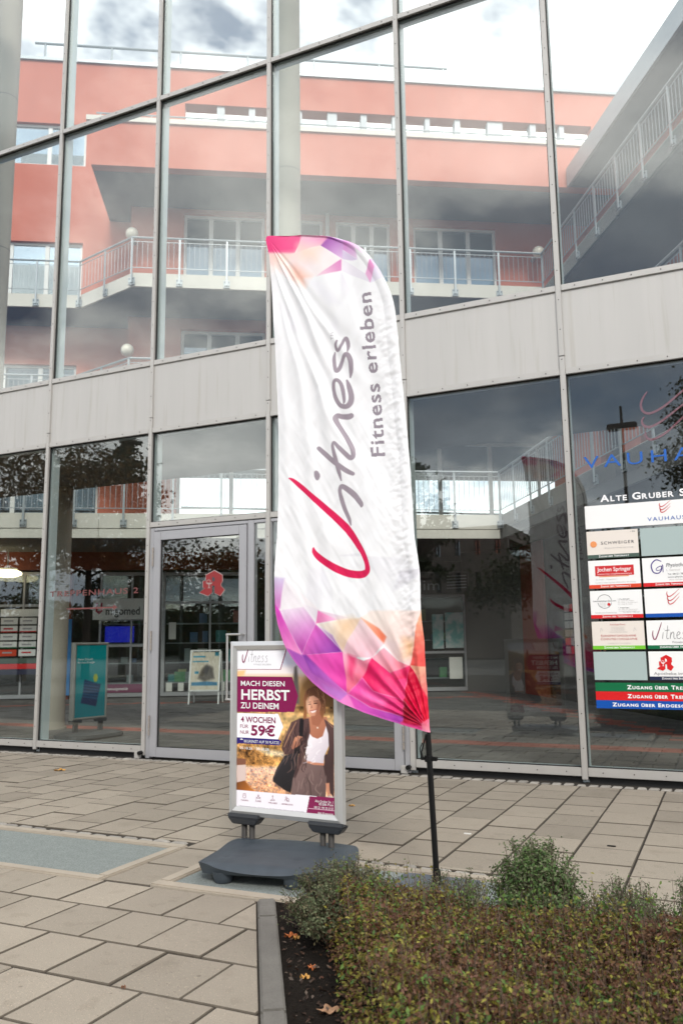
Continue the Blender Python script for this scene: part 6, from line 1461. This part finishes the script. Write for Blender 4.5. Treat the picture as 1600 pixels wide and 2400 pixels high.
# ================================================================== ACROSS THE SQUARE (seen mirrored in the glass)
def far_tree_mesh(seed, h, cr, ch, cols, nl, conifer=False):
    rg = np.random.default_rng(seed); P = []; Nn = []; tr = MB(); tr.tube((0, 0, 0), (0, 0, h*.55), .17, .11, 10); 
    if conifer:
        tr.tube((0, 0, h*.55), (0, 0, h*.98), .11, .02, 8)
        for k in range(90):
            z = h*(.12+.86*(k/90)); R_ = cr*(1.02-z/h)*rg.uniform(.8, 1.15)+.15; a = rg.uniform(0, 6.28); tip = np.array([R_*math.cos(a), R_*math.sin(a), z-.22*R_]); tr.tube((0, 0, z), tip, .03, .01, 4, False)
            for j in range(int(nl/90)): s = rg.uniform(.15, 1); P.append(np.array([0, 0, z])*(1-s)+tip*s+rg.normal(0, .10+.05*R_, 3)*[1, 1, .5]); Nn.append([math.cos(a)*.4, math.sin(a)*.4, 1]+rg.normal(0, .5, 3))
    else:
        for k in range(46):
            a = rg.uniform(0, 6.28); ph = math.acos(rg.uniform(-.6, 1)); q = np.array([math.sin(ph)*math.cos(a)*cr, math.sin(ph)*math.sin(a)*cr, math.cos(ph)*ch*.5])*rg.uniform(.45, 1.0); c = np.array([0, 0, h-ch*.5])+q; st = np.array([0, 0, h*.42+rg.uniform(0, h*.18)])
            tr.tube(st, (st+c)/2+[0, 0, -.1], .06, .035, 5, False); tr.tube((st+c)/2+[0, 0, -.1], c, .035, .012, 5, False); cl = rg.uniform(.45, .95)*cr*.36
            for j in range(int(nl/46)): P.append(c+rg.normal(0, cl*.55, 3)*[1, 1, .7]); Nn.append(rg.normal(0, 1, 3)+[0, 0, .6])
    return np.array(P), np.array(Nn), tr, cols, rg
DKG = np.array([[.035, .05, .018], [.05, .062, .02], [.028, .04, .016]]); AUT = np.array([[.10, .06, .02], [.13, .075, .02], [.06, .05, .018], [.16, .09, .025]]); CON = np.array([[.018, .035, .018], [.025, .045, .024]])
BARK = mat('tree_bark', (.09, .07, .055), .9, var=.3, nscale=12, bump=.5, bscale=30)
def tree(name, label, px, dist, h, cr, ch, cols, nl, seed, ls=(.12, .24), conifer=False):
    d = ray(px); P = EYEP+d*dist; x, y = P[0], 2*FY-P[1]
    t = thing(name, label, 'tree', (x, y, 0), 'trees across the square'); Pp, Nn, tr, cols, rg = far_tree_mesh(seed, h, cr, ch, cols, nl, conifer)
    for i in range(len(tr.v)): tr.v[i] = (tr.v[i][0]+x, tr.v[i][1]+y, tr.v[i][2])
    tr.build('trunk', BARK, t, smooth=True); Pp = Pp+np.array([x, y, 0]); leaves(Pp, Nn, rg.uniform(*ls, len(Pp)), pick(cols, len(Pp)), 'crown', t, .6)['kind'] = 'stuff'
tree('autumn_tree', 'broad brown autumn tree across the square, furthest left', (60, 1300), 30, 9.0, 4.2, 7.2, AUT, 9000, 21)
tree('autumn_tree', 'dense brown autumn tree across the square beside the spruce', (215, 1300), 33, 9.4, 3.0, 7.4, np.concatenate([AUT, DKG]), 8000, 22)
tree('spruce_tree', 'tall dark spruce across the square', (300, 1300), 37, 12.2, 2.3, 9, CON, 9000, 23, (.14, .26), True)
tree('broadleaf_tree', 'low round green tree across the square behind the door reflection', (470, 1300), 36, 6.2, 3.4, 4.8, np.concatenate([AUT, DKG]), 7000, 24)
tree('broadleaf_tree', 'slim green tree across the square left of the office block', (975, 1300), 27, 7.4, 1.25, 5.6, DKG, 3600, 25, (.10, .2))
tree('broadleaf_tree', 'tall green tree across the square at the far right', (1705, 1300), 26, 10.5, 2.0, 7.0, DKG, 5000, 26, (.10, .2))
tree('broadleaf_tree', 'wide green tree across the square right of the office block', (1330, 1300), 46, 7.2, 5.0, 5.4, DKG, 8000, 27, (.18, .32))
tree('broadleaf_tree', 'wide green tree across the square behind the lamp post', (1530, 1300), 48, 7.0, 5.0, 5.4, DKG, 8000, 28, (.18, .32))
tree('broadleaf_tree', 'wide dark tree across the square behind the flag', (720, 1300), 50, 6.4, 6.0, 5.2, DKG, 8000, 29, (.18, .32))
tree('broadleaf_tree', 'old spreading tree across the square at the outer left', (-160, 1300), 34, 9.0, 4.6, 7.4, np.concatenate([AUT, DKG]), 8000, 30)
# office block
YO = -38.0; YV = 2*FY-YO
ob = lambda px: on_y(px, YV)
xa, xb = ob((830, 1300))[0], ob((1192, 1300))[0]; zt_ = ob((1080, 1240))[2]
off = thing('office_block', 'long grey office block with two rows of mirror windows across the square', 'building', ((xa+xb)/2, YO, 0))
zw = [(ob((1080, 1306))[2], ob((1080, 1272))[2]), (ob((1080, 1392))[2], ob((1080, 1346))[2])]
GW = mat('grey_brown_cladding', (.15, .125, .11), .8, var=.1, nscale=.6)
MIRG = mat('mirror_glazing', (.60, .63, .65), .03, .9)
lev = [0]+sorted([z for w in zw for z in w])+[zt_]
for z0, z1 in ((lev[0], lev[1]), (lev[2], lev[3]), (lev[4], lev[5])):
    m = MB(); m.box((xa, YO-8, z0), (xb, YO, z1)); m.build('wall', GW, off)
for z0, z1 in zw:
    w_ = (xb-xa)/8
    for k in range(8):
        m = MB(); m.box((xa+k*w_+.5, YO-.22, z0+.002), (xa+(k+1)*w_-.5, YO-.18, z1-.002)); o = m.build('window', MIRG, off)
        m = MB(); m.box((xa+(k+.5)*w_-.05, YO-.18, z0+.002), (xa+(k+.5)*w_+.05, YO-.12, z1-.002)); m.box((xa+k*w_+.5, YO-.18, (z0+z1)/2-.03), (xa+(k+.5)*w_-.05, YO-.13, (z0+z1)/2+.03)); m.box((xa+(k+.5)*w_+.05, YO-.18, (z0+z1)/2-.03), (xa+(k+1)*w_-.5, YO-.13, (z0+z1)/2+.03)); m.build('window_bar', GASKET, o)
        m = MB(); m.box((xa+k*w_-.5*(k > 0), YO-.4, z0+.002), (xa+k*w_+.499, YO+.02, z1-.002)); m.build('pier', GW, off)
    m = MB(); m.box((xb-.5, YO-.4, z0+.002), (xb, YO+.02, z1-.002)); m.build('pier', GW, off)
# dark belt of planting closing the far side of the square
nb = 26000; bx_ = rng.uniform(-75, 60, nb); bh = 4.6+1.6*vnoise(bx_, bx_*0, 5, 31)+1.2*vnoise(bx_, bx_*0, 1.6, 32); bz_ = bh*rng.random(nb)**.6; by_ = -52+rng.normal(0, .6, nb)
belt = thing('planting_belt', 'dark green belt of planting closing the far side of the square', 'hedge', (0, -52, 0))
bm_ = MB(); 
for k in range(27): x = -75+5*k; bm_.box((x, -54, 0), (x+4.99, -52.6, 4.4+.9*math.sin(k*1.7)))
bm_.build('belt_core', mat('dark_foliage_core', (.018, .022, .010), .95), belt, kind='stuff')  # solid dark boxes added so no bright sky leaks through the leaves
leaves(np.stack([bx_, by_, bz_], 1), rng.normal(size=(nb, 3))+[0, .8, .4], rng.uniform(.3, .6, nb), pick(np.concatenate([DKG, DKG, AUT*.6]), nb), 'foliage', belt)['kind'] = 'stuff'
# lamp post
d = ray((1463, 1100)); P = EYEP+d*24; lx_, ly_ = P[0], 2*FY-P[1]; lt_ = (EYEP+ray((1457, 948))*24)[2]
lpz = thing('street_lamp', 'slim dark street lamp with a flat twin head across the square', 'street lamp', (lx_, ly_, 0))
m = MB(); m.tube((lx_, ly_, 0), (lx_, ly_, lt_), .075, .04, 12); m.build('post', mat('dark_lamp_paint', (.03, .03, .032), .5), lpz, smooth=True)
m = MB(); m.box((lx_-.42, ly_-.12, lt_-.72), (lx_+.42, ly_+.12, lt_-.52)); m.build('lamp_head', MATS['dark_lamp_paint'], lpz, bevel=.03)
